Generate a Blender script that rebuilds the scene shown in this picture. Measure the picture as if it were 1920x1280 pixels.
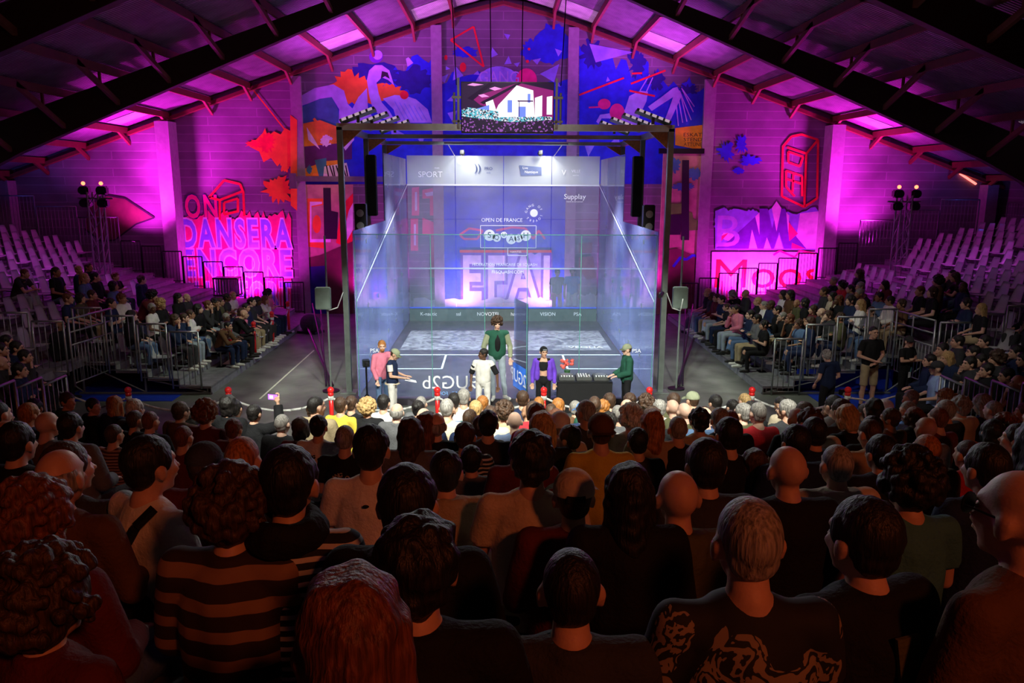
import bpy, bmesh, math, random
from mathutils import Vector, Matrix, noise
R=random.Random(7)
for o in list(bpy.data.objects): bpy.data.objects.remove(o)
S=bpy.context.scene; COL=S.collection
# ---------------- camera, world, exposure ----------------
F=1451.01; CAM=Vector((-.15694,-16.474,4.5923)); PIT=.200016; YAW=.0176512; ROL=-.00443654
cd=bpy.data.cameras.new('camera'); cam=bpy.data.objects.new('camera',cd); COL.objects.link(cam)
cd.sensor_width=36; cd.lens=F*36/1920; cd.clip_start=.05; cd.clip_end=200
cam.location=CAM
cam.rotation_euler=(Matrix.Rotation(-YAW,3,'Z')@Matrix.Rotation(math.pi/2-PIT,3,'X')@Matrix.Rotation(-ROL,3,'Z')).to_euler()
S.camera=cam
w=bpy.data.worlds.new('world'); S.world=w; w.use_nodes=True
w.node_tree.nodes['Background'].inputs[0].default_value=(.02,.012,.03,1); w.node_tree.nodes['Background'].inputs[1].default_value=.05
S.view_settings.view_transform='Standard'; S.view_settings.look='None'; S.view_settings.exposure=0; S.view_settings.gamma=1; S.view_settings.use_curve_mapping=False
def aim(o,t):
    o.rotation_euler=(Vector(t)-o.location).to_track_quat('-Z','Y').to_euler()
def lamp(kind,name,loc,tgt,power,col,size=.3,angle=60,blend=.5,sy=None):
    l=bpy.data.lights.new(name,kind); l.energy=power; l.color=col
    if kind=='SPOT': l.spot_size=math.radians(angle); l.spot_blend=blend; l.shadow_soft_size=size
    elif kind=='AREA':
        l.size=size
        if sy: l.shape='RECTANGLE'; l.size_y=sy
    else: l.shadow_soft_size=size
    o=bpy.data.objects.new(name,l); COL.objects.link(o); o.location=loc
    if tgt: aim(o,tgt)
    return o
WHITE=(.93,1,.9); MAG=(.95,.02,.85); VIO=(.45,.1,1); BLU=(.13,.16,1)
TMP=bpy.data.scenes.new('tmp_meshing')
def tmpdg():
    with bpy.context.temp_override(scene=TMP,view_layer=TMP.view_layers[0]): return bpy.context.evaluated_depsgraph_get()
# white court lights hung in the lighting frame, with added fill spots
for sx in(-1,1):
    for yy in(1.8,5.2): lamp('SPOT','court_light',(sx*2.2,yy,5.62),(sx*.9,yy+.6,0),1300,WHITE,.2,96,.35)
    lamp('SPOT','court_light',(sx*1.6,5.4,5.5),(sx*1.5,9.75,3.3),520,(.9,.92,1),.15,75,.8)
    lamp('SPOT','court_light',(sx*3.2,.9,6.15),(sx*.8,-6.3,1),900,WHITE,.15,66,.35)
    lamp('SPOT','stage_and_fill_light',(sx*2.6,-12.3,9.4),(sx*.9,-3.6,1),6800,(.97,1,.86),.12,43,.25)
    lamp('SPOT','court_light',(sx*3.9,.8,5.9),(sx*6.4,2.8,0),520,(.85,1,.75),.15,62,.7)
    lamp('SPOT','court_light',(sx*1.3,9.1,5.75),(sx*1.2,9.75,4.7),90,(1,.97,.85),.1,120,.9)
lamp('SPOT','stage_and_fill_light',(3.5,-8.2,9.3),(7.9,-.9,.9),3000,(1,.97,.85),.12,27,.6)  # added spot that brightens the staff standing right of the court
lamp('SPOT','stage_and_fill_light',(-3.5,-8.2,9.3),(-8.6,-.6,.9),900,(1,.97,.85),.12,27,.6)  # weaker added spot for the guard on the left
lamp('SPOT','stage_and_fill_light',(0,-2.2,7.2),(0,1,5.8),110,(1,1,.92),.1,75,.8)  # added spot, there only to brighten the front crossbeam
# magenta wash lights standing at the foot of the end wall, with one added fill pair high up
for sx in(-1,1):
    lamp('SPOT','wash_and_fill_light',(sx*9.4,10.95,.6),(sx*9.5,12.2,3.4),1500,MAG,.15,150,.6)
    lamp('SPOT','wash_and_fill_light',(sx*12.9,10.95,2.6),(sx*12.6,12.1,6.5),900,MAG,.15,130,.8)
    lamp('SPOT','wash_and_fill_light',(sx*12.6,10.6,2.8),(sx*10.5,10.6,9),3600,MAG,.2,110,.8)
    lamp('SPOT','wash_and_fill_light',(sx*4.7,11.5,.1),(sx*4.7,12.1,5),620,MAG,.15,120,.6)
    lamp('SPOT','wash_and_fill_light',(sx*1.6,11.3,.15),(sx*1.4,12.2,2.2),430,(.95,.28,.9),.15,150,.6)
    lamp('SPOT','wash_and_fill_light',(sx*4.2,8.6,6.2),(sx*3.6,12.2,7.2),210,BLU,.2,110,.8)
    lamp('SPOT','wash_and_fill_light',(sx*5,9.4,6),(sx*4,9.5,11),2000,(.75,.06,1),.2,120,.9)
    lamp('SPOT','wash_and_fill_light',(sx*6.5,6.2,9.0),(sx*6.5,12.2,6.8),320,(.8,.0,.62),.2,120,.9)  # broad magenta fill added to saturate the upper end wall
    lamp('SPOT','wash_and_fill_light',(sx*16,9.0,3.2),(sx*16,10.5,6.5),120,(.1,.12,1),.2,120,.9)
lamp('SPOT','wash_and_fill_light',(-5.4,10.2,5.6),(-6.8,12.2,5),45,(1,.5,.3),.15,80,.9)
lamp('SPOT','wash_and_fill_light',(6.3,10.0,6.8),(6.9,12.2,6),40,(1,.6,.3),.15,60,.9)
lamp('SPOT','wash_and_fill_light',(0,8.8,6.1),(0,12.2,9),240,(.6,.0,.8),.3,130,.9)
# dim house lights: red-orange behind the stand, violet from the left rafters
lamp('SPOT','house_light',(3.5,-21,8.5),(.5,-12,3),600,(1,.19,.055),.4,75,.9)
lamp('SPOT','house_light',(-5.5,-7,10),(-1,-13,3),120,(.8,.03,.9),.3,110,.9)
lamp('SPOT','house_light',(0,-11,6.5),(0,3,11),90,(1,.06,.03),.5,150,.9)
for sx in(-1,1):
    lamp('SPOT','house_light',(sx*14,5.6,9*.65),(sx*12,5,1),520,(.75,.07,.9),.3,120,.9)
    lamp('SPOT','house_light',(sx*2,-3,9.6),(sx*10,3.5,1.5),210,(1,.8,.68),.3,60,.9)
# ---------------- helpers ----------------
def ray(u,v):
    x=(u-960)/F; Z=-(v-640)/F; Y=1.
    c,s=math.cos(-ROL),math.sin(-ROL); x,Z=c*x-s*Z,s*x+c*Z
    c,s=math.cos(PIT),math.sin(PIT); y=Y*c+Z*s; z=-Y*s+Z*c
    c,s=math.cos(YAW),math.sin(YAW)
    return Vector((c*x+s*y,-s*x+c*y,z))
def ony(u,v,y): d=ray(u,v); return CAM+d*((y-CAM.y)/d.y)
def onz(u,v,z): d=ray(u,v); return CAM+d*((z-CAM.z)/d.z)
def onx(u,v,x): d=ray(u,v); return CAM+d*((x-CAM.x)/d.x)
def px(P):
    d=Vector(P)-CAM; c,s=math.cos(YAW),math.sin(YAW); x=c*d.x-s*d.y; y=s*d.x+c*d.y; z=d.z
    c,s=math.cos(PIT),math.sin(PIT); Y=y*c-z*s; Z=y*s+z*c
    if Y<.2: return (-9999,-9999)
    c,s=math.cos(ROL),math.sin(ROL); x,Z=c*x-s*Z,s*x+c*Z
    return (960+F*x/Y,640-F*Z/Y)
MATS={}
def mat(name,col,rough=.6,metal=0,bump=0,bscale=40,var=.12,vscale=6,emit=None,es=1,spec=.5,**k):
    if name in MATS: return MATS[name]
    m=bpy.data.materials.new(name); m.use_nodes=True; nt=m.node_tree; b=nt.nodes['Principled BSDF']
    b.inputs['Roughness'].default_value=rough; b.inputs['Metallic'].default_value=metal; b.inputs['Specular IOR Level'].default_value=spec
    tc=nt.nodes.new('ShaderNodeTexCoord')
    if var>0:
        n=nt.nodes.new('ShaderNodeTexNoise'); n.inputs['Scale'].default_value=vscale; n.inputs['Detail'].default_value=5
        nt.links.new(tc.outputs['Object'],n.inputs['Vector'])
        r=nt.nodes.new('ShaderNodeValToRGB'); r.color_ramp.elements[0].position=.3; r.color_ramp.elements[1].position=.7
        r.color_ramp.elements[0].color=tuple(c*(1-var) for c in col)+(1,); r.color_ramp.elements[1].color=tuple(min(1,c*(1+var)) for c in col)+(1,)
        nt.links.new(n.outputs[0],r.inputs[0]); nt.links.new(r.outputs[0],b.inputs['Base Color'])
    else: b.inputs['Base Color'].default_value=tuple(col)+(1,)
    if bump>0:
        n2=nt.nodes.new('ShaderNodeTexNoise'); n2.inputs['Scale'].default_value=bscale; n2.inputs['Detail'].default_value=3
        nt.links.new(tc.outputs['Object'],n2.inputs['Vector'])
        bp=nt.nodes.new('ShaderNodeBump'); bp.inputs['Strength'].default_value=bump; bp.inputs['Distance'].default_value=.02
        nt.links.new(n2.outputs[0],bp.inputs['Height']); nt.links.new(bp.outputs[0],b.inputs['Normal'])
    if emit: b.inputs['Emission Color'].default_value=tuple(emit)+(1,); b.inputs['Emission Strength'].default_value=es
    MATS[name]=m; return m
def nodes(name):
    m=bpy.data.materials.new(name); m.use_nodes=True; MATS[name]=m
    return m,m.node_tree,m.node_tree.nodes['Principled BSDF']
def tag(o,label=None,cat=None,group=None,kind=None):
    if label: o['label']=label
    if cat: o['category']=cat
    if group: o['group']=group
    if kind: o['kind']=kind
    return o
def empty(name,loc=(0,0,0),rz=0,label=None,cat=None,group=None):
    o=bpy.data.objects.new(name,None); o.empty_display_size=.1; COL.objects.link(o); o.location=loc; o.rotation_euler=(0,0,rz); return tag(o,label,cat,group)
def link(name,me,m=None,parent=None):
    o=bpy.data.objects.new(name,me); COL.objects.link(o)
    if m is not None:
        if not me.materials: me.materials.append(m)
        elif me.materials[0]!=m: o.material_slots[0].link='OBJECT'; o.material_slots[0].material=m
    if parent: o.parent=parent
    return o
SPH={}
class MB:
    def __init__(s): s.b=bmesh.new()
    def box(s,c,d,rz=0,rot=None,bev=0):
        M=Matrix.Translation(c)@(rot if rot else Matrix.Rotation(rz,4,'Z'))@Matrix.Diagonal((d[0],d[1],d[2],1))
        r=bmesh.ops.create_cube(s.b,size=1,matrix=M)
        if bev: bmesh.ops.bevel(s.b,geom=list({e for v in r['verts'] for e in v.link_edges}),offset=bev,segments=2,affect='EDGES')
        return s
    def bb(s,x0,x1,y0,y1,z0,z1): return s.box(((x0+x1)/2,(y0+y1)/2,(z0+z1)/2),(abs(x1-x0),abs(y1-y0),abs(z1-z0)))
    def bar(s,p,q,w,h=None):
        p=Vector(p);q=Vector(q);d=q-p;L=d.length
        if L<1e-6: return s
        rot=d.to_track_quat('Y','Z').to_matrix().to_4x4()
        return s.box((p+q)/2,(w,L,h or w),rot=rot)
    def tube(s,p,q,r,r2=None,seg=10):
        p=Vector(p);q=Vector(q);d=q-p
        if d.length<1e-6: return s
        if r2 is None: r2=r
        rot=d.to_track_quat('Z','Y').to_matrix(); N=s.b.verts.new; A=[];B=[]
        for i in range(seg):
            t=2*math.pi*i/seg; e=rot@Vector((math.cos(t),math.sin(t),0)); A.append(N(p+e*r)); B.append(N(q+e*r2))
        f=s.b.faces.new
        for i in range(seg): f((A[i],A[(i+1)%seg],B[(i+1)%seg],B[i]))
        f(A[::-1]); f(B); return s
    def path(s,pts,r,seg=8):
        for a,b in zip(pts,pts[1:]): s.tube(a,b,r,seg=seg)
        for a in pts[1:-1]: s.sph(a,(r,r,r),seg=8)
        return s
    def sph(s,c,r,rot=None,seg=16):
        if not hasattr(r,'__len__'): r=(r,r,r)
        M=Matrix.Translation(c)@(rot if rot else Matrix())@Matrix.Diagonal((r[0],r[1],r[2],1))
        k=max(6,seg*2//3)
        if (seg,k) not in SPH:
            vs=[(0,0,1)]+[(math.sin(math.pi*j/k)*math.cos(2*math.pi*i/seg),math.sin(math.pi*j/k)*math.sin(2*math.pi*i/seg),math.cos(math.pi*j/k)) for j in range(1,k) for i in range(seg)]+[(0,0,-1)]
            fs=[(0,1+i,1+(i+1)%seg) for i in range(seg)]+[(1+j*seg+i,1+(j+1)*seg+i,1+(j+1)*seg+(i+1)%seg,1+j*seg+(i+1)%seg) for j in range(k-2) for i in range(seg)]+[(len(vs)-1,1+(k-2)*seg+(i+1)%seg,1+(k-2)*seg+i) for i in range(seg)]
            SPH[(seg,k)]=([Vector(v) for v in vs],fs)
        vs,fs=SPH[(seg,k)]; V_=[s.b.verts.new(M@v) for v in vs]
        for f in fs: s.b.faces.new([V_[i] for i in f])
        return s
    def cap(s,p,q,r1,r2,seg=14):
        s.tube(p,q,r1,r2,seg); s.sph(p,r1,seg=seg); s.sph(q,r2,seg=seg); return s
    def poly(s,pts,thick=None):
        vs=[s.b.verts.new(p) for p in pts]; f=s.b.faces.new(vs); f.normal_update()
        if thick is not None:
            r=bmesh.ops.extrude_face_region(s.b,geom=[f]); bmesh.ops.translate(s.b,verts=[e for e in r['geom'] if isinstance(e,bmesh.types.BMVert)],vec=thick)
        return s
    def grid(s,fn,nu,nv):
        g=[[s.b.verts.new(fn(i/nu,j/nv)) for j in range(nv+1)] for i in range(nu+1)]
        for i in range(nu):
            for j in range(nv): s.b.faces.new((g[i][j],g[i+1][j],g[i+1][j+1],g[i][j+1]))
        return s
    def mesh(s,name,smooth=False):
        bmesh.ops.recalc_face_normals(s.b,faces=s.b.faces)
        me=bpy.data.meshes.new(name); s.b.to_mesh(me); s.b.free()
        if smooth: me.polygons.foreach_set('use_smooth',[True]*len(me.polygons))
        return me
    def build(s,name,m,parent=None,smooth=False): return link(name,s.mesh(name,smooth),m,parent)
    def remesh(s,name,vox=.011,it=3,disp=0,dsc=30):
        me=s.mesh(name); o=bpy.data.objects.new('tmp',me); TMP.collection.objects.link(o)
        r=o.modifiers.new('r','REMESH'); r.mode='VOXEL'; r.voxel_size=vox; r.use_smooth_shade=True
        if it: sm=o.modifiers.new('s','SMOOTH'); sm.iterations=it; sm.factor=.5
        dg=tmpdg(); m2=bpy.data.meshes.new_from_object(o.evaluated_get(dg)); m2.name=name
        bpy.data.objects.remove(o); bpy.data.meshes.remove(me)
        if disp:
            n=len(m2.vertices); co=[0.]*(3*n); no=[0.]*(3*n); m2.vertices.foreach_get('co',co); m2.vertices.foreach_get('normal',no)
            for i in range(0,3*n,3):
                k=noise.noise((co[i]*dsc,co[i+1]*dsc,co[i+2]*dsc))*disp; co[i]+=no[i]*k; co[i+1]+=no[i+1]*k; co[i+2]+=no[i+2]*k
            m2.vertices.foreach_set('co',co); m2.update()
        m2.polygons.foreach_set('use_smooth',[True]*len(m2.polygons)); return m2
def text(name,s,M,size,m,parent=None,depth=.004,offset=0,align='CENTER',xs=1,sc=1):
    cu=bpy.data.curves.new(name,'FONT'); cu.body=s; cu.size=size; cu.extrude=depth; cu.align_x=align; cu.align_y='CENTER'; cu.offset=offset; cu.resolution_u=3; cu.space_character=sc
    o=bpy.data.objects.new('tmp',cu); TMP.collection.objects.link(o); dg=tmpdg()
    me=bpy.data.meshes.new_from_object(o.evaluated_get(dg)); bpy.data.objects.remove(o)
    me.transform(M@Matrix.Diagonal((xs,1,1,1))); me.materials.clear()
    return link(name,me,m,parent)
def face_cam(p,rz=0,mirror=False):   # text plane facing -Y
    M=Matrix.Translation(p)@Matrix.Rotation(rz,4,'Z')@Matrix.Rotation(math.pi/2,4,'X')
    return M@Matrix.Diagonal((-1,1,1,1)) if mirror else M
# ---------------- materials of the hall ----------------
HF=-.15; GY=12.2
def roofz(x): return 11.2-.35*math.sqrt(x*x+.35)
def wallmat():
    m,nt,b=nodes('painted_block_wall'); L=nt.links; N=nt.nodes
    tc=N.new('ShaderNodeTexCoord'); mp=N.new('ShaderNodeMapping'); mp.inputs['Rotation'].default_value=(math.pi/2,0,0)
    L.new(tc.outputs['Object'],mp.inputs[0])
    br=N.new('ShaderNodeTexBrick'); L.new(mp.outputs[0],br.inputs['Vector']); br.inputs['Scale'].default_value=1
    br.inputs['Brick Width'].default_value=3.5; br.inputs['Row Height'].default_value=.3; br.inputs['Mortar Size'].default_value=.018
    br.inputs['Color1'].default_value=(.28,.27,.29,1); br.inputs['Color2'].default_value=(.23,.22,.24,1); br.inputs['Mortar'].default_value=(.38,.37,.4,1)
    n=N.new('ShaderNodeTexNoise'); n.inputs['Scale'].default_value=1.3; n.inputs['Detail'].default_value=8; L.new(tc.outputs['Object'],n.inputs['Vector'])
    mx=N.new('ShaderNodeMixRGB'); mx.blend_type='MULTIPLY'; mx.inputs[0].default_value=.6; L.new(br.outputs['Color'],mx.inputs[1]); L.new(n.outputs[0],mx.inputs[2]); L.new(mx.outputs[0],b.inputs['Base Color'])
    bp=N.new('ShaderNodeBump'); bp.inputs['Strength'].default_value=.6; bp.inputs['Distance'].default_value=.02; bp.invert=True; L.new(br.outputs['Fac'],bp.inputs['Height']); L.new(bp.outputs[0],b.inputs['Normal'])
    b.inputs['Roughness'].default_value=.85
    return m
WALL=wallmat()
def corrugated(name,c1,c2,emit=0):
    m,nt,b=nodes(name); L=nt.links; N=nt.nodes
    tc=N.new('ShaderNodeTexCoord'); wv=N.new('ShaderNodeTexWave'); wv.bands_direction='Y'; wv.inputs['Scale'].default_value=3.2; wv.inputs['Distortion'].default_value=.3
    L.new(tc.outputs['Object'],wv.inputs['Vector'])
    n=N.new('ShaderNodeTexNoise'); n.inputs['Scale'].default_value=2; L.new(tc.outputs['Object'],n.inputs['Vector'])
    ml=N.new('ShaderNodeMath'); ml.operation='MULTIPLY'; L.new(wv.outputs[1],ml.inputs[0]); L.new(n.outputs[0],ml.inputs[1])
    r=N.new('ShaderNodeValToRGB'); r.color_ramp.elements[0].color=c1+(1,); r.color_ramp.elements[1].color=c2+(1,); r.color_ramp.elements[1].position=.6; L.new(ml.outputs[0],r.inputs[0]); L.new(r.outputs[0],b.inputs['Base Color'])
    bp=N.new('ShaderNodeBump'); bp.inputs['Distance'].default_value=.04; L.new(wv.outputs[1],bp.inputs['Height']); L.new(bp.outputs[0],b.inputs['Normal'])
    if emit: L.new(r.outputs[0],b.inputs['Emission Color']); b.inputs['Emission Strength'].default_value=emit
    b.inputs['Roughness'].default_value=.5
    return m
ROOF=corrugated('corrugated_roof',(.035,.03,.04),(.28,.26,.29)); SKY=corrugated('translucent_roof_sheet',(.12,.11,.13),(.8,.75,.75),.16)
STEEL_RED=mat('oxide_red_steel',(.16,.035,.02),.6,.1,bump=.2); DARKB=mat('dark_laminated_beam',(.03,.012,.01),.7)
CONC=mat('concrete',(.3,.29,.3),.8,bump=.3); FLOOR=mat('hall_floor',(.12,.125,.11),.6,bump=.15,var=.35,vscale=1.6)
BLACK=mat('black_metal',(.012,.013,.015),.4,.3); GALV=mat('galvanised_steel',(.36,.39,.39),.35,.7,bump=.15); GALVD=mat('dull_galvanised_steel',(.2,.22,.22),.45,.6)
REDP=mat('red_paint',(.75,.02,.02),.3,var=.05); ROPE=mat('white_rope',(.8,.8,.78),.8,bump=.8,bscale=200); WHITEP=mat('white_plastic',(.78,.78,.8),.35,var=.06)
BLUET=mat('blue_tarp',(.01,.035,.42),.45,bump=.5,bscale=8); PLY=mat('grey_stand_deck',(.16,.155,.17),.75,bump=.2,var=.3); PLYF=mat('stand_riser',(.25,.25,.27),.6,var=.2)
WOOD=mat('varnished_wood',(.35,.14,.05),.4,var=.3,vscale=20)
# ---------------- hall shell ----------------
XW=18.3; Y0=-22
MB().bb(-XW,XW,Y0,GY+.2,HF-.2,HF).build('floor',FLOOR)['kind']='structure'
b=MB(); xs=[-XW+i*XW/12 for i in range(25)]
pts=[(x,roofz(x)) for x in xs]
b.poly([(x,GY,z) for x,z in pts]+[(XW,GY,HF),(-XW,GY,HF)],thick=(0,.25,0))
backw=b.build('wall_back',WALL); backw['kind']='structure'
for sx,n in((-1,'wall_left'),(1,'wall_right')):
    MB().bb(sx*XW,sx*(XW+.25),Y0,GY+.2,HF,roofz(XW)+.1).build(n,WALL)['kind']='structure'
b=MB(); b.poly([(x,Y0,z) for x,z in pts]+[(XW,Y0,HF),(-XW,Y0,HF)],thick=(0,-.25,0)); b.build('wall_front',WALL)['kind']='structure'
b=MB(); nx=48
for i in range(nx):
    x0=-XW-.3+i*(2*XW+.6)/nx; x1=x0+(2*XW+.6)/nx
    b.poly([(x0,Y0,roofz(x0)),(x1,Y0,roofz(x1)),(x1,GY+.2,roofz(x1)),(x0,GY+.2,roofz(x0))],thick=(0,0,.06))
b.build('ceiling',ROOF)['kind']='structure'
# translucent roof sheets
n=0
for x0,x1,y0,y1 in [(-6.0,-4.7,10.2,11.6),(-13.2,-11.9,10.4,11.4),(4.7,6.0,10.2,11.6),(11.9,13.2,10.4,11.4),(-15.4,-14,3.5,5),(13.9,15.4,3.5,5),(-3,-1.7,10.2,11.9),(1.9,3.1,10.2,11.9),(-1.6,-.2,10.2,11.9),(.3,1.7,10.2,11.9)]:
    n+=1; b=MB(); e=.02
    b.poly([(x0,y0,roofz(x0)-e),(x1,y0,roofz(x1)-e),(x1,y1,roofz(x1)-e),(x0,y1,roofz(x0)-e)],thick=(0,0,.015)); b.build('window_%d'%n,SKY)['kind']='structure'
# portal frames
tn=0
for fy in(5.3,-1.4,-8.1,-14.8):
    for sx in(-1,1):
        tn+=1; b=MB(); xa=[XW*i/14 for i in range(15)]
        top=[(sx*x,roofz(x)-.28) for x in xa]; bot=[(sx*x,(10.72 if fy>0 else 10.68)-.41*x-(.0 if x<14 else (x-14)*.3)) for x in xa]
        for i in range(14):
            t0,t1,b0,b1=top[i],top[i+1],bot[i],bot[i+1]
            for q in(-.11,.11): pass
            b.poly([(t0[0],fy-.11,t0[1]),(t1[0],fy-.11,t1[1]),(b1[0],fy-.11,b1[1]),(b0[0],fy-.11,b0[1])],thick=(0,.22,0))
        b.bb(sx*(XW-.55),sx*XW,fy-.14,fy+.14,HF,bot[-1][1]+.6)
        b.build('trim_%d'%tn,DARKB)['kind']='structure'
# purlins with braces
pur=[1.75,3.1,4.55,6.0,7.45,8.9,10.3,11.8,13.3,14.8,16.3,17.6]
for sx in(-1,1):
    for i,x in enumerate(pur):
        tn+=1; b=MB(); X=sx*x; z=roofz(x)-.14
        b.bar((X,Y0,z),(X,GY,z),.09,.2)
        for fy in(5.3,-1.4,-8.1):
            zb=10.9-.41*x
            for dy in(-1,1):
                if fy+dy*2.2<GY: b.bar((X,fy+dy*.1,zb),(X,fy+dy*2.1,z),.09,.13)
            b.bar((X,fy-1.,z),(X,fy-1.,(z+zb)/2),.06,.06)
        b.bar((X,GY-.02,z-.45),(X,GY-.9,z),.08,.12)
        b.build('trim_%d'%tn,STEEL_RED)['kind']='structure'
tn+=1; b=MB()
for sx in(-1,1):
    for i in range(12):
        x0=XW*i/12;x1=XW*(i+1)/12
        b.bar((sx*x0,GY-.12,roofz(x0)-.25),(sx*x1,GY-.12,roofz(x1)-.25),.2,.12)
b.build('trim_%d'%tn,STEEL_RED)['kind']='structure'
# wall columns and pilasters
for x0,x1,d in [(-12.1,-11.62,.7),(11.6,12.06,.7),(-7.5,-7.12,.14),(7.15,7.56,.14),(-2.53,-2.16,.16),(2.28,2.64,.16),(-17.9,-17.5,.5),(17.5,17.9,.5)]:
    tn+=1; MB().bb(x0,x1,GY-d,GY+.02,HF,roofz((x0+x1)/2)-.35).build('trim_%d'%tn,CONC)['kind']='structure'
tn+=1; b=MB().bar((3.9+9.5,5.16,4.9),(3.9+9.5,5.16,4.9001),.01); b.b.clear(); 
for sx in(-1,1):
    for yy in(-4.5,1.5,7.5): b.bb(sx*(XW-.3),sx*XW,yy-.2,yy+.2,HF,4.9)
b.build('trim_%d'%tn,CONC)['kind']='structure'
# ---------------- murals: painted patches on the back wall ----------------
PAL=dict(blue=(.015,.04,.62),dblue=(.01,.02,.22),lav=(.5,.45,.9),white=(.85,.85,.9),pink=(.95,.03,.22),orange=(1,.2,.015),red=(.9,.02,.03),purple=(.16,.03,.45),peri=(.3,.32,.85),amber=(.85,.35,.02),tan=(.5,.35,.22),black=(.015,.01,.02),green=(.12,.55,.03),brown=(.14,.05,.04),teal=(.05,.25,.35),dpur=(.12,.02,.16),grey=(.35,.35,.38),peach=(.85,.4,.2),letter=(.24,.3,1))
def paint(c): return mat('wall_paint_'+c,PAL[c],.75,bump=.15,var=.22,vscale=3)
layer=[0]
def mural(c,*polys,name=None,y=None,parent=None):
    layer[0]+=1; yy=(GY if y is None else y)-.003-.0006*layer[0]; b=MB()
    for i,p in enumerate(polys):
        b.poly([ony(u,v,yy-.0002*(i%3)) for u,v in p])
    bmesh.ops.triangulate(b.b,faces=b.b.faces,ngon_method='EAR_CLIP')
    return b.build('mural_'+(name or c+'_paint'),paint(c),parent or backw)
def ell(cx,cy,rx,ry,n=20,a=0):
    return [(cx+rx*math.cos(t)*math.cos(a)-ry*math.sin(t)*math.sin(a),cy+rx*math.cos(t)*math.sin(a)+ry*math.sin(t)*math.cos(a)) for t in [2*math.pi*i/n for i in range(n)]]
def line(x0,y0,x1,y1,w=3):
    dx,dy=x1-x0,y1-y0;l=math.hypot(dx,dy);nx,ny=-dy/l*w/2,dx/l*w/2
    return [(x0+nx,y0+ny),(x1+nx,y1+ny),(x1-nx,y1-ny),(x0-nx,y0-ny)]
def splat(cx,cy,rx,ry,seed,j=.35,n=36):
    r=random.Random(seed); return [(cx+rx*math.cos(t)*k,cy+ry*math.sin(t)*k) for t,k in [(2*math.pi*i/n,1-j*r.random()) for i in range(n)]]
def lines(c,segs,w=3,name=None): return mural(c,*[line(*s,w) for s in segs],name=name)
# blue middle fields with ragged upper edge
def ragged(x0,x1,ytop,ybot,amp,seed,n=24):
    r=random.Random(seed); return [(x0+(x1-x0)*i/n,(ytop(x0+(x1-x0)*i/n) if callable(ytop) else ytop)+amp*(r.random()-.5)) for i in range(n+1)]+[(x1,ybot),(x0,ybot)]
mural('blue',ragged(566,826,lambda x:190-.35*(x-566),345,26,1),name='blue_field')
mural('blue',ragged(828,1066,lambda x:150-14*math.sin((x-828)/38),590,18,2),name='blue_field')
mural('blue',ragged(1086,1322,lambda x:95+.32*(x-1086),345,40,3),splat(1036,82,38,42,4,.25),splat(1000,95,26,24,5),splat(872,98,28,12,6),splat(1200,130,18,30,7),splat(1290,160,14,8,8),name='blue_field')
mural('dblue',splat(700,140,60,26,9),splat(775,150,40,30,10),splat(1195,118,22,34,11,.6),splat(1290,168,22,12,12,.6),splat(1230,150,20,24,13,.6),splat(1110,100,26,34,31,.5),name='dark_blue_clouds')
mural('orange',splat(660,165,46,38,14,.45),splat(735,175,34,22,15,.5),splat(690,170,40,26,16,.4),name='orange_glow')
# swan
mural('lav',[(560,182),(590,165),(625,158),(645,170),(652,195),(668,210),(690,222),(705,236),(560+75,236),(636,205),(622,182),(600,185),(575,195),(560,200)],name='swan_wing')
mural('teal',[(566,200),(600,185),(622,182),(634,205),(636,236),(566,236)],name='swan_feathers')
mural('lav',[(660,205),(672,182),(688,165),(690,205),(700,222),(740,230),(690,236),(668,218)],name='swan_breast')
mural('lav',[(688,150),(692,132),(703,122),(716,122),(730,132),(739,160),(728,150),(716,145),(706,155),(710,175),(716,192),(730,208),(742,228),(715,222),(698,200),(692,178)],name='swan_neck')
mural('black',[(716,133),(727,136),(731,148),(722,143),(714,147)],name='swan_mask')
mural('lav',[(718,185),(740,178),(762,180),(780,186),(802,205),(810,230),(745,230),(738,205)],name='swan_tail')
mural('peri',*[line(740+i*9,190+i*2,760+i*8,226,2) for i in range(6)],name='swan_feather_lines')
mural('red',ell(758,178,8,8),ell(836,108,3,5),ell(868,126,6,9),ell(814,108,3,3),ell(992,92,2.6,2.6),ell(989,115,3,3),ell(1071,155,3,3),name='red_dots')
mural('purple',ell(705,106,13,12),name='moon'); mural('lav',ell(708,103,9,9),[(761,110),(766,107),(775,118),(764,125)],name='moon_glow')
lines('red',[(845,75,888,50),(888,50,907,125),(907,125,845,75)],3.4,'red_triangle')
tri=[]
rr=random.Random(5)
for cx,cy,s in [(952,68,7),(926,101,10),(953,116,9),(969,121,6),(858,140,14),(831,148,10),(838,128,5),(895,137,6),(1006,115,8),(1048,98,8),(1032,140,20),(1045,158,6),(850,185,10),(848,215,12),(1075,115,6),(1070,180,6),(740,250,14),(790,262,8),(1105,275,14),(690,262,6),(1140,150,5),(1155,265,12)]:
    a=rr.random()*6; tri.append([(cx+s*math.cos(a+t)*f,cy+s*math.sin(a+t)*f) for t,f in((0,1.3),(2.0,.8),(4.1,1))])
mural('peri',*tri,name='triangles')
mural('peri',[(1105,82),(1188,98),(1117,117)],name='big_triangle')
mural('peri',ell(935,168,46,44,30),name='round_badge'); mural('pink',ell(987,150,20,22),name='pink_disc')
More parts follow.
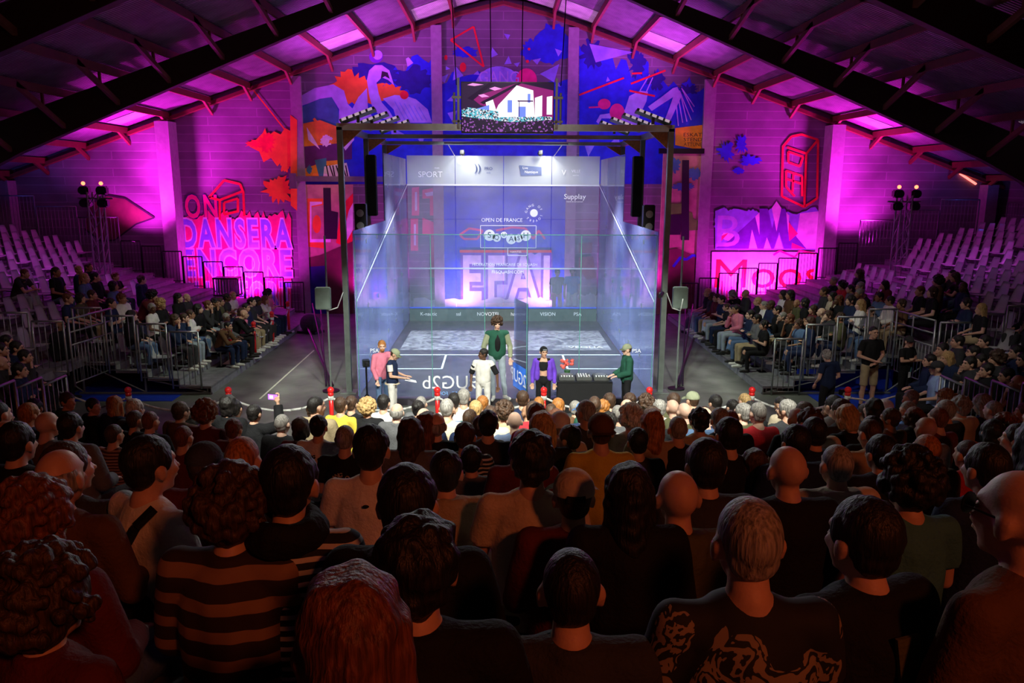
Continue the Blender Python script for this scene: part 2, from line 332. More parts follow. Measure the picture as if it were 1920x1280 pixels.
def wtext(name,s,u0,v0,u1,v1,c,outline=None,oc='white',extra=0):
    layer[0]+=1; yy=GY-.003-.0006*layer[0]-extra; a=ony(u0,v0,yy); bq=ony(u1,v1,yy); mid=(a+bq)/2; H=abs(a.z-bq.z); W=abs(bq.x-a.x)
    def mk(col,off,dy):
        o=text(name,s,Matrix(),1,paint(col),backw,depth=0,offset=off,sc=1.22 if outline else 1)
        xs=[v.co.x for v in o.data.vertices]; ys=[v.co.y for v in o.data.vertices]
        return o,min(xs),max(xs),min(ys),max(ys)
    o,x0,x1,y0,y1=mk(c,.028 if outline else 0,0)
    T=face_cam(mid+Vector((0,0,0)))@Matrix.Diagonal((W/(x1-x0),H/(y1-y0),1,1))@Matrix.Translation((-(x0+x1)/2,-(y0+y1)/2,0))
    o.data.transform(T)
    if outline:
        o2,*_=mk(oc,outline,0); o2.data.transform(T); o2.data.transform(Matrix.Translation((0,.0002,0))); o2.name='mural_lettering_edge'
    return o
wtext('mural_lettering','GANG',898,133,973,156,'lav')
# right creature
mural('lav',[(1172,205),(1180,180),(1200,170),(1215,172),(1212,190),(1200,215),(1195,235),(1160,235),(1158,215)],[(1215,200),(1240,182),(1262,165),(1270,163),(1278,180),(1262,215),(1252,236),(1242,236),(1256,200),(1262,182),(1240,196),(1222,208)],[(1118,228),(1125,215),(1145,212),(1160,222),(1160,228),(1142,222),(1128,222),(1122,232)],name='bird_body')
mural('pink',ell(1133,195,12,10),[(1104,200),(1124,199),(1124,202),(1104,203)],ell(1157,210,14,16),name='bird_head')
lines('lav',[(1200,170,1218,140),(1212,172,1224,145),(1278,165,1300,210),(1274,170,1296,225),(1276,176,1288,228),(1272,184,1280,230),(1268,195,1272,236),(1280,168,1302,200)],2,'bird_neck_and_feathers')
lines('red',[(1086,178,1170,146),(1183,157,1248,132),(1180,170,1228,180),(1185,138,1204,137)],3.5,'red_strokes')
mural('amber',[(1266,240),(1318,234),(1318,282),(1266,272)],name='sign_patch'); 
for i,s in enumerate(['ESKAT','STEND','ATTUNE']): wtext('mural_lettering',s,1282,249+i*9,1316,256+i*9,'black')
# above left door
mural('amber',[(566,232),(600,225),(640,240),(640,330),(566,330)],name='amber_patch')
mural('dpur',[(566,275),(600,272),(640,268),(660,262),(660,298),(610,302),(566,318)],name='purple_band')
mural('white',splat(612,264,13,12,20,.3),[(575,238),(590,262),(600,280),(578,262)],[(640,270),(664,255),(664,262),(648,282)],name='white_bird')
mural('teal',[(590,300),(612,296),(612,330),(598,330)],splat(580,318,6,10,33),name='teal_wings'); mural('amber',[(618,262),(630,265),(616,269)],line(588,222,608,246,5),name='beak')
mural('white',[(608,312),(650,305),(656,332),(606,332)],name='white_ground'); lines('black',[(612+i*6,310,616+i*6+3*(i%2),331) for i in range(7)],2.4,'black_stripes')
# left panel
mural('pink',ragged(338,546,404,592,22,21,40),name='pink_field')
mural('orange',[(460,268),(480,262),(492,250),(497,240),(502,255),(514,246),(526,252),(534,240),(546,246),(546,310),(530,300),(520,312),(508,296),(494,304),(486,284),(470,276)],splat(522,354,36,34,22,.5),splat(535,300,14,26,23,.5),name='orange_splash')
mural('red',splat(478,270,24,10,24,.7),splat(500,268,20,22,25,.5),name='red_splash')
layer[0]+=1; b=MB(); yy=GY-.146
b.poly([ony(u,v,yy) for u,v in [(544,215),(557,225),(557,395),(545,385)]]); b.build('mural_orange_strip',paint('orange'),backw)
lines('orange',[(468,160,546,258)],2.4,'orange_laser_line')
wtext('mural_lettering','ON',345,364,409,410,'pink',.05,'dblue')
lines('red',[(392,370,420,338),(420,338,450,345),(450,345,456,360),(392,370,412,375),(412,375,456,358),(412,375,412,412),(456,358,458,405),(420,380,446,372),(446,372,446,398),(420,380,420,402),(420,402,446,396)],4.5,'red_television_outline')
wtext('mural_lettering','DANSERA',338,410,547,465,'letter',.075); wtext('mural_lettering','ENCORE',342,467,548,519,'letter',.075); wtext('mural_lettering','PLUS FORT',344,528,548,576,'letter',.07)
r2=random.Random(3); mural('white',*[line(x,470+r2.random()*90,x+r2.random()*3,590,1.6) for x in range(340,546,7)],name='paint_runs')
# right panel
mural('blue',splat(1360,285,20,24,26,.6),splat(1390,270,16,22,27,.6),splat(1405,300,26,12,28,.6),splat(1385,320,14,8,29,.5),name='blue_splashes')
lines('red',[(1468,275,1484,256),(1484,256,1503,252),(1503,252,1534,262),(1534,262,1532,372),(1532,372,1508,388),(1508,388,1466,368),(1466,368,1468,275),(1508,388,1512,288),(1512,288,1476,276),(1512,288,1534,262),(1478,284,1506,294),(1506,294,1500,312),(1500,312,1478,304),(1478,304,1478,284),(1474,320,1504,330),(1474,320,1474,350),(1474,335,1504,345),(1504,330,1504,368),(1474,350,1490,368),(1488,325,1486,360)],4.2,'red_cube_lettering')
mural('peri',ragged(1341,1546,395,468,14,30),splat(1362,420,24,30,35,.2),splat(1408,420,24,30,36,.2),name='periwinkle_field')
mural('white',[(1500,400),(1542,395),(1544,466),(1490,466)],splat(1365,442,12,10,37,.2),name='white_patches')
mural('purple',[(1341,465),(1368,450),(1425,398),(1440,398),(1437,466),(1400,466)],[(1424,391),(1440,391),(1448,428),(1456,391),(1472,391),(1490,440),(1512,466),(1470,466),(1461,435),(1451,466),(1443,466),(1434,436),(1424,466)],name='purple_letters')
mural('pink',[(1476,412),(1496,438),(1480,452)],[(1345,446),(1366,436),(1352,452)],[(1485,455),(1510,466),(1484,466)],name='pink_patches')
mural('white',[(1447,390),(1456,377),(1465,390),(1456,434)],[(1416,406),(1424,398),(1424,440)],[(1474,398),(1480,404),(1478,436)],[(1404,466),(1410,430),(1420,466)],[(1432,466),(1438,445),(1446,466)],[(1452,466),(1461,440),(1468,466)],[(1335,472),(1546,472),(1546,592),(1332,592)],name='white_field')
wtext('mural_lettering','B',1346,404,1386,462,'lav'); wtext('mural_lettering','Moos',1343,486,1536,540,'red')
mural('pink',*[line(x,520+r2.random()*30,x,590,2.2) for x in range(1345,1540,9)],name='paint_runs')
lines('pink',[(1450,478,1462,470),(1462,470,1490,482),(1490,482,1500,470),(1500,470,1530,476)],4,'pink_tendril')
# dark eye shape on the left
b=[(165,384),(200,366),(235,372),(265,392),(289,408),(255,420),(215,450),(190,452),(160,430)]
mural('brown',b,name='dark_leaf_shape'); lines('black',[(b[i][0],b[i][1],b[i+1][0],b[i+1][1]) for i in range(8)],3,'leaf_outline')
mural('red',*[line(1885+i*9,385+5*(i%2),1889+i*9,440,4) for i in range(4)],name='red_marks')
# lower centre behind the court
mural('lav',ragged(866,1030,475,560,6,40),name='pale_field')
wtext('mural_lettering','EFAI',868,478,1030,562,'white',.09,'purple')
lines('red',[(862,471,1034,471)],5,'red_line')
mural('pink',*[p for p in [[(772,352),(786,350),(786,404),(772,404)],[(792,356),(822,350),(822,404),(806,404),(806,372),(792,372)],[(770,410),(784,410),(784,470),(770,470)],[(792,408),(822,420),(822,520),(808,520),(808,440),(792,440)]]],name='pink_letters')
mural('white',[(778,360),(782,360),(782,395),(778,395)],[(796,362),(816,358),(816,366),(800,368)],[(776,420),(780,420),(780,460),(776,460)],name='letter_inlay')
lines('pink',[(862,440,880,428),(880,428,905,432),(905,432,895,448),(895,448,870,448),(870,448,862,440),(985,428,1000,448),(1000,448,1010,432),(1010,432,1022,448),(930,432,960,426),(960,426,985,428)],4,'pink_scroll')
mural('brown',[(1085,455),(1110,455),(1110,474),(1085,474)],[(1085,482),(1112,480),(1118,520),(1100,525),(1085,500)],name='brown_boxes'); 
mural('white',ragged(775,1035,560,598,8,41),ragged(1080,1160,552,592,8,43),ragged(680,770,550,592,8,44),name='white_skirting')
# sliding doors with their own paintings
def door(n,u0,u1,v0,v1,c):
    a=ony(u0,v0,GY-.1); q=ony(u1,v1,GY-.1)
    d=MB().bb(a.x,q.x,GY-.1,GY-.02,HF,a.z).build('door_%d'%n,paint(c)); d['kind']='structure'; return d
dl=door(1,572,662,346,592,'peach'); dr=door(2,1244,1318,288,592,'tan')
def onp(par,c,*ps,nm='door_painting'):
    layer[0]+=1; yy=GY-.103-.0007*(layer[0]%60); b=MB()
    for i,p in enumerate(ps): b.poly([ony(u,v,yy-.0002*(i%3)) for u,v in p])
    bmesh.ops.triangulate(b.b,faces=b.b.faces,ngon_method='EAR_CLIP'); return b.build(nm,paint(c),par)
onp(dl,'tan',[(572,346),(662,346),(662,470),(572,485)]); onp(dl,'orange',[(576,372),(606,372),(606,384),(584,388),(584,450),(610,452),(610,466),(576,462)],ell(594,420,8,17)); onp(dl,'white',[(581,378),(604,378),(604,382),(584,386),(584,448),(620,448),(620,454),(581,454)])
onp(dl,'red',[(640,385),(662,362),(662,470),(630,455)],splat(640,478,22,12,45)); onp(dl,'white',[(646,430),(654,395),(662,380),(662,430),(650,452)]); onp(dl,'black',[(606,352),(620,352),(621,395),(634,398),(632,448),(608,448)]); onp(dl,'brown',[(572,484),(600,478),(662,452),(662,592),(572,592)])
onp(dl,'dblue',[(580,500),(610,498),(612,590),(580,590)]); lines('black',[(577,560,630,530)],3,'black_bar')  # dark blue patch and black diagonal bar low at the left door
onp(dr,'teal',splat(1265,310,14,16,46,.5),splat(1300,325,18,14,47,.5),splat(1282,350,24,10,48,.5)); onp(dr,'green',[(1256,382),(1278,382),(1278,400),(1256,402)],[(1292,398),(1298,398),(1300,410),(1314,416),(1314,431),(1290,432)]); onp(dr,'black',[(1279,300),(1292,300),(1292,450),(1277,450)],[(1256,402),(1278,402),(1276,440),(1256,440)])
onp(dr,'brown',[(1244,470),(1270,465),(1300,478),(1318,480),(1318,592),(1244,592)]); onp(dr,'blue',line(1262,500,1276,482,5),line(1276,482,1286,487,5),line(1286,487,1300,478,5),line(1300,478,1318,486,5))
a=ony(545,330,GY-.2); q=ony(722,341,GY-.2); rail=MB().bb(a.x,q.x,GY-.24,GY-.1,q.z,a.z).bb(a.x-.05,a.x+.2,GY-.26,GY-.05,q.z-.25,a.z+.1).build('door_rail',GALV); tag(rail,'grey steel rail of the sliding door left of the court','door rail')
a=ony(1236,278,GY-.2); q=ony(1320,288,GY-.2); rail=MB().bb(a.x,q.x,GY-.24,GY-.1,q.z,a.z).build('door_rail',BLACK); tag(rail,'dark steel rail over the door right of the court','door rail')
# ---------------- squash court ----------------
def glass(name,haze,col,mix):
    m,nt,b=nodes(name); N=nt.nodes; L=nt.links
    tr=N.new('ShaderNodeBsdfTransparent'); tr.inputs[0].default_value=(.86,.93,.97,1)
    df=N.new('ShaderNodeBsdfDiffuse'); df.inputs[0].default_value=col+(1,); gl=N.new('ShaderNodeBsdfGlossy'); gl.inputs['Roughness'].default_value=.03
    fr=N.new('ShaderNodeFresnel'); fr.inputs[0].default_value=1.45
    m1=N.new('ShaderNodeMixShader'); m2=N.new('ShaderNodeMixShader')
    n=N.new('ShaderNodeTexNoise'); n.inputs['Scale'].default_value=.8; tc=N.new('ShaderNodeTexCoord'); L.new(tc.outputs['Object'],n.inputs['Vector'])
    mr=N.new('ShaderNodeMapRange'); mr.inputs[1].default_value=.3; mr.inputs[2].default_value=.7; mr.inputs[3].default_value=haze*.7; mr.inputs[4].default_value=haze*1.25; L.new(n.outputs[0],mr.inputs[0]); L.new(mr.outputs[0],m1.inputs[0])
    L.new(tr.outputs[0],m1.inputs[1]); L.new(df.outputs[0],m1.inputs[2]); L.new(m1.outputs[0],m2.inputs[1]); L.new(gl.outputs[0],m2.inputs[2])
    ml=N.new('ShaderNodeMath'); ml.operation='MULTIPLY'; ml.inputs[1].default_value=mix; L.new(fr.outputs[0],ml.inputs[0]); L.new(ml.outputs[0],m2.inputs[0])
    L.new(m2.outputs[0],N['Material Output'].inputs['Surface']); N.remove(b); return m
G_FRONT=glass('dotted_front_glass',.2,(.6,.56,.78),.8); G_SIDE=glass('dotted_side_glass',.40,(.40,.42,.9),.7); G_BACK=glass('clear_back_glass',.035,(.5,.7,.9),.9); G_TOP=glass('frosted_top_band',.5,(.8,.85,.85),.5)
LINE=mat('court_line_white',(.7,.72,.85),.5,var=.03); PRINT=mat('white_print',(.9,.92,.97),.5,var=0); NAVYP=mat('navy_print',(.03,.06,.2),.5,var=0)
court=empty('squash_court',(0,4.9,HF),0,'glass-walled squash court with grey floor in the middle of the hall','court')
inv=Matrix.Translation((0,-4.9,-HF))
def C(b,name,m,parent=None,smooth=False):
    me=b.mesh(name,smooth); me.transform(inv if parent in(None,court) or parent.parent==court else Matrix()); return link(name,me,m,parent or court)
cf=mat('court_floor_board',(.055,.048,.065),.35,bump=.05,var=.35,vscale=2.5)
C(MB().bb(-3.3,3.3,-.12,9.85,HF,0),'floor_deck',cf)
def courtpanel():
    m,nt,b=nodes('mottled_pale_floor'); N=nt.nodes; L=nt.links; tc=N.new('ShaderNodeTexCoord'); n=N.new('ShaderNodeTexNoise'); n.inputs['Scale'].default_value=3.4; n.inputs['Detail'].default_value=6; n.inputs['Distortion'].default_value=1.4
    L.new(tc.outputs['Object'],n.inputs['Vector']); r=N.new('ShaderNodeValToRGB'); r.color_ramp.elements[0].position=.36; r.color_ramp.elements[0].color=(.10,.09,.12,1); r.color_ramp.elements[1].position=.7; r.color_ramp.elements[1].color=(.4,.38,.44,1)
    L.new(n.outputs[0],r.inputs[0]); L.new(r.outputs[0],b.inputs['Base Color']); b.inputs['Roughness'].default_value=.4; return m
C(MB().bb(-2.95,3.05,4.95,7.9,0,.004),'pale_floor_panel',courtpanel())  # pale mottled panel lying on the darker floor deck
b=MB(); z0,z1=.002,.009
def fl(x0,x1,y0,y1): b.bb(x0,x1,y0,y1,z0,z1)
fl(-3.2,3.2,4.28,4.34); fl(-.025,.025,0,4.31)
for s in(-1,1): fl(s*1.575,s*1.625,2.66,4.31); fl(s*1.6,s*3.2,2.635,2.685)
C(b,'floor_lines',LINE)
def pane(name,p,m,th,parent=None):
    b=MB(); b.poly(p,thick=th); return C(b,name,m,parent)
# front wall panes
xs=[-3.2,-1.6,0,1.6,3.2]
for x0,x1 in zip(xs,xs[1:]):
    for z0,z1,m in((.46,1.8,G_FRONT),(1.8,3.45,G_FRONT),(3.45,4.57,G_FRONT),(4.57,5.52,G_TOP)):
        pane('front_glass_pane',[(x0+.008,9.76,z0+.004),(x1-.008,9.76,z0+.004),(x1-.008,9.76,z1-.004),(x0+.008,9.76,z1-.004)],m,(0,.02,0))
b=MB()
for z in(4.57,1.8): b.bb(-3.2,3.2,9.735,9.75,z-.025,z+.025)
C(b,'front_wall_lines',LINE)
tin=C(MB().bb(-3.2,3.2,9.7,9.78,.0,.44),'tin',mat('tin_board',(.10,.13,.13),.45,var=.1)); 
C(MB().bb(-3.2,3.2,9.68,9.79,.44,.475),'tin_rail',mat('blue_rail',(.05,.12,.8),.4),tin)
# side walls
for s in(-1,1):
    X=s*3.22
    for y0,y1 in((0,1.6),(1.6,3.2),(3.2,4.75)):
        pane('side_glass_pane',[(X,y0+.008,.02),(X,y1-.008,.02),(X,y1-.008,3.62),(X,y0+.008,3.62)],G_SIDE,(s*.02,0,0))
    for y0,y1 in((4.75,6.4),(6.4,8.05),(8.05,9.76)):
        for z0,z1,m in((.02,4.57,G_SIDE),(4.57,5.4,G_TOP if y0>7 else G_SIDE)):
            pane('side_glass_pane',[(X,y0+.008,z0),(X,y1-.008,z0),(X,y1-.008,z1),(X,y0+.008,z1)],m,(s*.02,0,0))
    b=MB(); b.bar((s*3.19,9.74,4.57),(s*3.19,0,2.13),.012,.03); C(b,'side_wall_line',LINE)
    b=MB()
    for y in(1.6,3.2,4.75,6.4,8.05):
        for z in(.6,1.8,3.3): b.box((s*3.245,y,z),(.06,.14,.1))
    C(b,'glass_fittings',GALV)
# back wall with open door
for x0,x1 in((-3.2,-1.6),(-1.6,-.46),(.46,1.6),(1.6,3.2)):
    pane('back_glass_pane',[(x0+.006,0,.02),(x1-.006,0,.02),(x1-.006,0,3.55),(x0+.006,0,3.55)],G_BACK,(0,-.014,0))
pane('back_glass_pane',[(-.45,0,2.1),(.45,0,2.1),(.45,0,3.55),(-.45,0,3.55)],G_BACK,(0,-.014,0))
edge=mat('green_glass_edge',(.1,.32,.28),.2,var=0)
b=MB()
for x in(-3.2,-1.6,1.6,3.2,-.455,.455): b.bb(x-.007,x+.007,-.016,.002,0,3.55)
b.bb(-3.2,3.2,-.016,.002,3.545,3.56); C(b,'glass_seams',edge)
hx,hy=.47,-.02; dx,dy=-.28,.85
door_leaf=pane('glass_door',[(hx,hy,.03),(hx+dx,hy+dy,.03),(hx+dx,hy+dy,2.08),(hx,hy,2.08)],G_BACK,(.012,.004,0))
BG=mat('blue_banner_print',(.05,.13,.42),.4,var=.2,emit=(.05,.15,.6),es=.0)
b=MB(); b.poly([(hx-.03,hy+.05,.06),(hx+dx*.95-.03,hy+dy*.95,.06),(hx+dx*.95-.03,hy+dy*.95,.62),(hx-.03,hy+.05,.62)],thick=(.004,.001,0)); dp=C(b,'door_banner',mat('bright_blue_print',(.03,.2,.85),.4,var=.2),court)
ct=text
def CT(name,s,M,size,m,par=court,**k): 
    o=text(name,s,inv@M,size,m,par,**k); return o
ang=math.atan2(dy,dx)+math.pi
CT('door_lettering','2GUP',face_cam(Vector((hx+dx*.5-.045,hy+dy*.5,.34)),ang,True),.42,PRINT,depth=.001)
for cx in(-1.12,1.4):
    CT('glass_lettering',"S9UG2b" if cx<0 else 'S9UG2',face_cam(Vector((cx,-.03,.33)),0,True),.42,PRINT,depth=.002)
    CT('glass_lettering','SQUARE . FOR',face_cam(Vector((cx,-.03,.09)),0,True),.11,mat('pale_blue_print',(.25,.5,.95),.5,var=0),depth=.002)
for cx in(-2.85,2.85): CT('glass_lettering','PSA',face_cam(Vector((cx,-.03,1.05)),0),.12,PRINT,depth=.002)
# prints on the front wall
def FT(s,x,z,size,m=PRINT,**k): return CT('front_wall_lettering',s,face_cam(Vector((x,9.73,z))),size,m,depth=.002,**k)
FT('SPORT',-2.42,4.9,.27); FT('mon',-2.2,5.12,.09); FT('))',-.85,5.12,.34,NAVYP); FT('PRO',-.5,5.1,.14,NAVYP); FT('serie',-.5,4.97,.07,NAVYP)
b=MB(); b.poly([(.52,9.738,5.22),(1.26,9.738,5.16),(1.26,9.738,4.9),(.58,9.738,4.88)],thick=(0,.004,0)); C(b,'navy_logo_plate',mat('slate_print',(.12,.16,.35),.5)); FT('Live',.72,5.13,.11); FT('Nantique',.92,5.0,.12)
FT('V',2.0,4.98,.24); FT('VILLE',2.4,5.03,.13); FT('nantes',2.4,4.9,.08)
FT('Supplay',2.38,4.2,.24); FT('interim & recrutement',2.38,4.04,.06)
FT('OPEN DE FRANCE',-.05,3.42,.17); FT('NANTES',.42,2.36,.1); FT('FEDERATION FRANCAISE DE SQUASH',.05,1.93,.13); FT('FFSQUASH.COM',.15,1.68,.15)
b=MB()
for p,q in(((-.77,3.24),(1.1,3.24)),((-.77,2.5),(1.1,2.5)),((-.77,2.5),(-.77,3.24)),((1.1,2.5),(1.1,3.24)),((.15,2.24),(.15,2.5)),((.8,2.24),(.8,2.5)),((.15,2.24),(.8,2.24))): b.bar((p[0],9.735,p[1]),(q[0],9.735,q[1]),.02,.02)
C(b,'printed_frame',PRINT)
b=MB()
for i,(s,r,dz) in enumerate(zip('SQUASH',(.19,.14,.11,.17,.14,.18),(.05,-.03,.06,-.08,-.05,.04))):
    x=-.47+i*.245; b.tube((x,9.735,2.87+dz),(x,9.74,2.87+dz),r,seg=24); FT(s,x,2.87+dz,r*1.5,NAVYP)
C(b,'printed_balls',PRINT)
b=MB(); b.tube((1.02,9.735,3.66),(1.02,9.74,3.66),.13,seg=20); C(b,'heart_badge',PRINT)
for i,s in enumerate('GANG OF LOVERS '):
    a=math.pi*.95-i*2*math.pi/15; M=Matrix.Translation((1.02+.26*math.cos(a),9.73,3.66+.26*math.sin(a)))@Matrix.Rotation(math.pi/2,4,'X')@Matrix.Rotation(a-math.pi/2,4,'Z')
    if s!=' ': CT('badge_lettering',s,M,.11,PRINT,depth=.002)
for i,s in enumerate(['K-nautic','ssl','NOVOTEL','harrow','VISION','PSA']):
    CT('tin_lettering',s,face_cam(Vector((-2.55+i*1.02,9.69,.24))),.17,PRINT,depth=.002)
CT('floor_lettering','VEOLIA',Matrix.Translation((2.35,5.3,.012)),.3,PRINT,depth=.001)
# ---------------- lighting frame ----------------
fr=empty('lighting_frame',(0,1,HF),0,'tall dark metal lighting frame standing around the glass court','frame')
def FP(b,name,m,smooth=False,par=None):
    me=b.mesh(name,smooth); me.transform(Matrix.Translation((0,-1,-HF))); return link(name,me,m,par or fr)
STEEL=mat('satin_dark_steel',(.24,.28,.26),.4,.5); BRIGHT=mat('brushed_aluminium',(.6,.62,.6),.55,.3)
for s in(-1,1):
    for y in(1,4.4,7.7):
        X=s*3.62; FP(MB().bb(X-.06,X+.06,y-.06,y+.06,HF,5.8).bb(X-.18,X+.18,y-.18,y+.18,HF,HF+.02),'post',STEEL)
    FP(MB().bb(s*3.56,s*3.68,1,7.8,5.74,5.88),'long_beam',STEEL)
    FP(MB().poly([(s*3.6,1.1,5.75),(s*3.15,1.1,5.75),(s*3.6,1.1,5.35)],thick=(0,.03,0)).poly([(s*3.6,4.5,5.75),(s*3.1,4.5,5.75),(s*3.6,4.5,5.4)],thick=(0,.03,0)).poly([(s*3.6,7.75,5.75),(s*3.1,7.75,5.75),(s*3.6,7.75,5.45)],thick=(0,.03,0)),'corner_plate',WOOD)
FP(MB().bb(-3.68,3.68,.94,1.06,5.74,5.88),'cross_beam',BRIGHT)
for y in(4.4,7.7): FP(MB().bb(-3.68,3.68,y-.05,y+.05,5.76,5.86),'cross_beam',STEEL)
b=MB().tube((-1.7,6.0,5.72),(1.8,6.0,5.72),.035)
for x in(-1.6,1.65): b.tube((x,6,5.72),(x,9.7,5.5),.012)
FP(b,'hanging_pipe',BRIGHT,True)
LAMPON=mat('lamp_face_on',(1,1,1),.4,var=0,emit=(1,1,.9),es=9); DIODE=mat('lamp_face_dim',(.8,.7,.8),.3,var=0,emit=(.8,.6,.75),es=.5)
for x in(-1.35,1.2):
    r=empty('spotlight',(x,9.45,5.62),0,'small lit spotlight over the front wall, %s of two'%('left' if x<0 else 'right'),'light')
    MB().tube((0,0,0),(0,.12,-.03),.07,.09).box((0,-.08,0),(.12,.1,.12)).build('housing',BLACK,r); MB().tube((0,.121,-.03),(0,.125,-.031),.075).build('lens',LAMPON,r)
for s in(-1,1):
    for i in range(4):
        y=.95+i*1.1; r=empty('lamp_bank',(s*(3.2-.12*i),y,5.9),0,'angled led lamp bank on the %s frame beam, %s from the front'%('left' if s<0 else 'right',['first','second','third','fourth'][i]),'light','lamp banks on the lighting frame')
        Rm=Matrix.Rotation(s*.35,4,'Y')@Matrix.Rotation(-.2,4,'X')
        b=MB(); b.box((0,0,.14),(.8,.22,.06),rot=Rm); b.box((0,0,.06),(.06,.08,.14)); b.build('housing',mat('lamp_housing',(.09,.13,.09),.4,.4),r)
        b=MB(); 
        for k in range(5): b.box(Vector((0,0,.14))+Rm@Vector((-.3+k*.15,-.115,0)) ,(.1,.015,.055),rot=Rm)
        b.build('lamp_faces',DIODE,r)
    # speaker columns
    r=MB().box((0,0,0),(.24,.26,1.55),bev=.02).build('column_speaker',mat('speaker_black',(.008,.01,.01),.7,bump=.3,bscale=300,spec=.2)); r.location=(s*3.45,4.1,4.55); tag(r,'tall dark column speaker hung on the %s side of the court frame'%('left' if s<0 else 'right'),'speaker')
    r=empty('wall_speaker',(s*3.5,2.6,3.75),0,'small black box speaker on the %s frame post beside the court'%('left' if s<0 else 'right'),'speaker')
    MB().box((0,0,0),(.28,.24,.75),bev=.02).build('cabinet',BLACK,r); MB().tube((0,-.121,.15),(0,-.13,.15),.09,seg=16).tube((0,-.121,-.15),(0,-.13,-.15),.09,seg=16).build('driver',GALV,r)
# big screen
scr=empty('video_screen',(.03,.9,5.68),0,'big video screen hanging over the court showing the hall','screen')
MB().bb(-1.0,1.0,0,.09,0,1.07).build('housing',BLACK,scr)
def em(name,c,s): return mat(name,(0,0,0),.6,var=0,emit=c,es=s)
def crowdpix(name,scale,thr,c2):
    m,nt,b=nodes(name); N=nt.nodes;L=nt.links; tc=N.new('ShaderNodeTexCoord'); v=N.new('ShaderNodeTexVoronoi'); v.inputs['Scale'].default_value=scale; L.new(tc.outputs['Object'],v.inputs['Vector'])
    r=N.new('ShaderNodeValToRGB'); r.color_ramp.interpolation='CONSTANT'; r.color_ramp.elements[0].color=(.02,.01,.04,1); r.color_ramp.elements[1].color=c2; r.color_ramp.elements[1].position=thr; e=r.color_ramp.elements.new(min(.97,thr+.25)); e.color=(.9,.9,1,1)
    L.new(v.outputs['Color'],r.inputs[0]); L.new(r.outputs[0],b.inputs['Emission Color']); b.inputs['Emission Strength'].default_value=.9; b.inputs['Base Color'].default_value=(0,0,0,1); return m
lay=[0]
def sp(m,*ps):
    lay[0]+=1
    for i,p in enumerate(ps): MB().poly([(-.985+1.97*u,-.002-.0008*lay[0]-.0002*i,.03+1.02*v) for u,v in p]).build('screen_image',m,scr)
sp(em('sc_dark',(.03,.01,.05),1),[(0,0),(1,0),(1,1),(0,1)])
sp(em('sc_magenta',(.3,.01,.18),1),[(.1,.7),(.62,1),(1,.85),(1,.4),(.55,.35),(.2,.55)],[(.85,.3),(1,.3),(1,.8),(.85,.85)])
sp(em('sc_dark2',(.015,.0,.03),1),[(.06,.68),(.3,1),(.36,1),(.12,.64)],[(.2,.6),(.58,.97),(.62,1),(.66,1),(.24,.56)],[(.66,1),(1,.85),(1,1)])
sp(em('sc_pink',(1,.35,.9),1),[(.3,.88),(.36,.92),(.44,.88),(.36,.84)],[(.06,.95),(.12,.99),(.24,.96),(.14,.93)],[(.18,.75),(.24,.77),(.3,.72),(.22,.7)])
sp(em('sc_white',(1,.93,1),1.3),[(.4,.55),(.6,.95),(.78,.85),(.8,.3),(.34,.3)],[(.8,.7),(.88,.75),(.88,.33),(.8,.3)],[(.93,.72),(.99,.74),(.99,.36),(.93,.36)],[(.26,.6),(.34,.66),(.4,.3),(.3,.3)])
sp(em('sc_blue',(.2,.3,1),1),[(.62,.3),(.7,.3),(.7,.52),(.62,.52)],[(.03,.4),(.3,.55),(.3,.45),(.03,.3)],[(.5,.4),(.55,.4),(.55,.65),(.5,.65)],[(.72,.6),(.75,.6),(.75,.78),(.72,.78)])
sp(em('sc_dark3',(.05,.0,.08),1),[(.61,.62),(.78,.62),(.78,.645),(.61,.645)],[(.625,.3),(.632,.3),(.632,.62),(.625,.62)])
sp(crowdpix('screen_crowd_far',42,.35,(.1,.6,.75,1)),[(.0,.28),(.4,.25),(.4,.42),(.06,.5),(0,.45)],[(.35,.2),(.99,.22),(.99,.32),(.35,.3)])
sp(crowdpix('screen_crowd',34,.72,(.35,.1,.5,1)),[(0,0),(1,0),(1,.26),(.6,.2),(.3,.24),(0,.32)])
for s in(-1,1): MB().bar((s*1.06,.04,-.0+.1),(s*1.06,.04,1.15),.05).bar((s*1.0,.04,.25),(s*1.2,.04,.25),.05).bar((s*1.0,.04,.75),(s*1.2,.04,.75),.05).tube((s*1.15,.04,.2),(s*1.15,.04,.85),.025).build('bracket',STEEL,scr)
b=MB()
for x in(-1.1,-.35,.3,1.15): b.tube((x,.05,1.0),(x*1.15,.05,roofz(x)-5.68-.3),.012,seg=6)
b.build('hanging_cable',BLACK,scr)
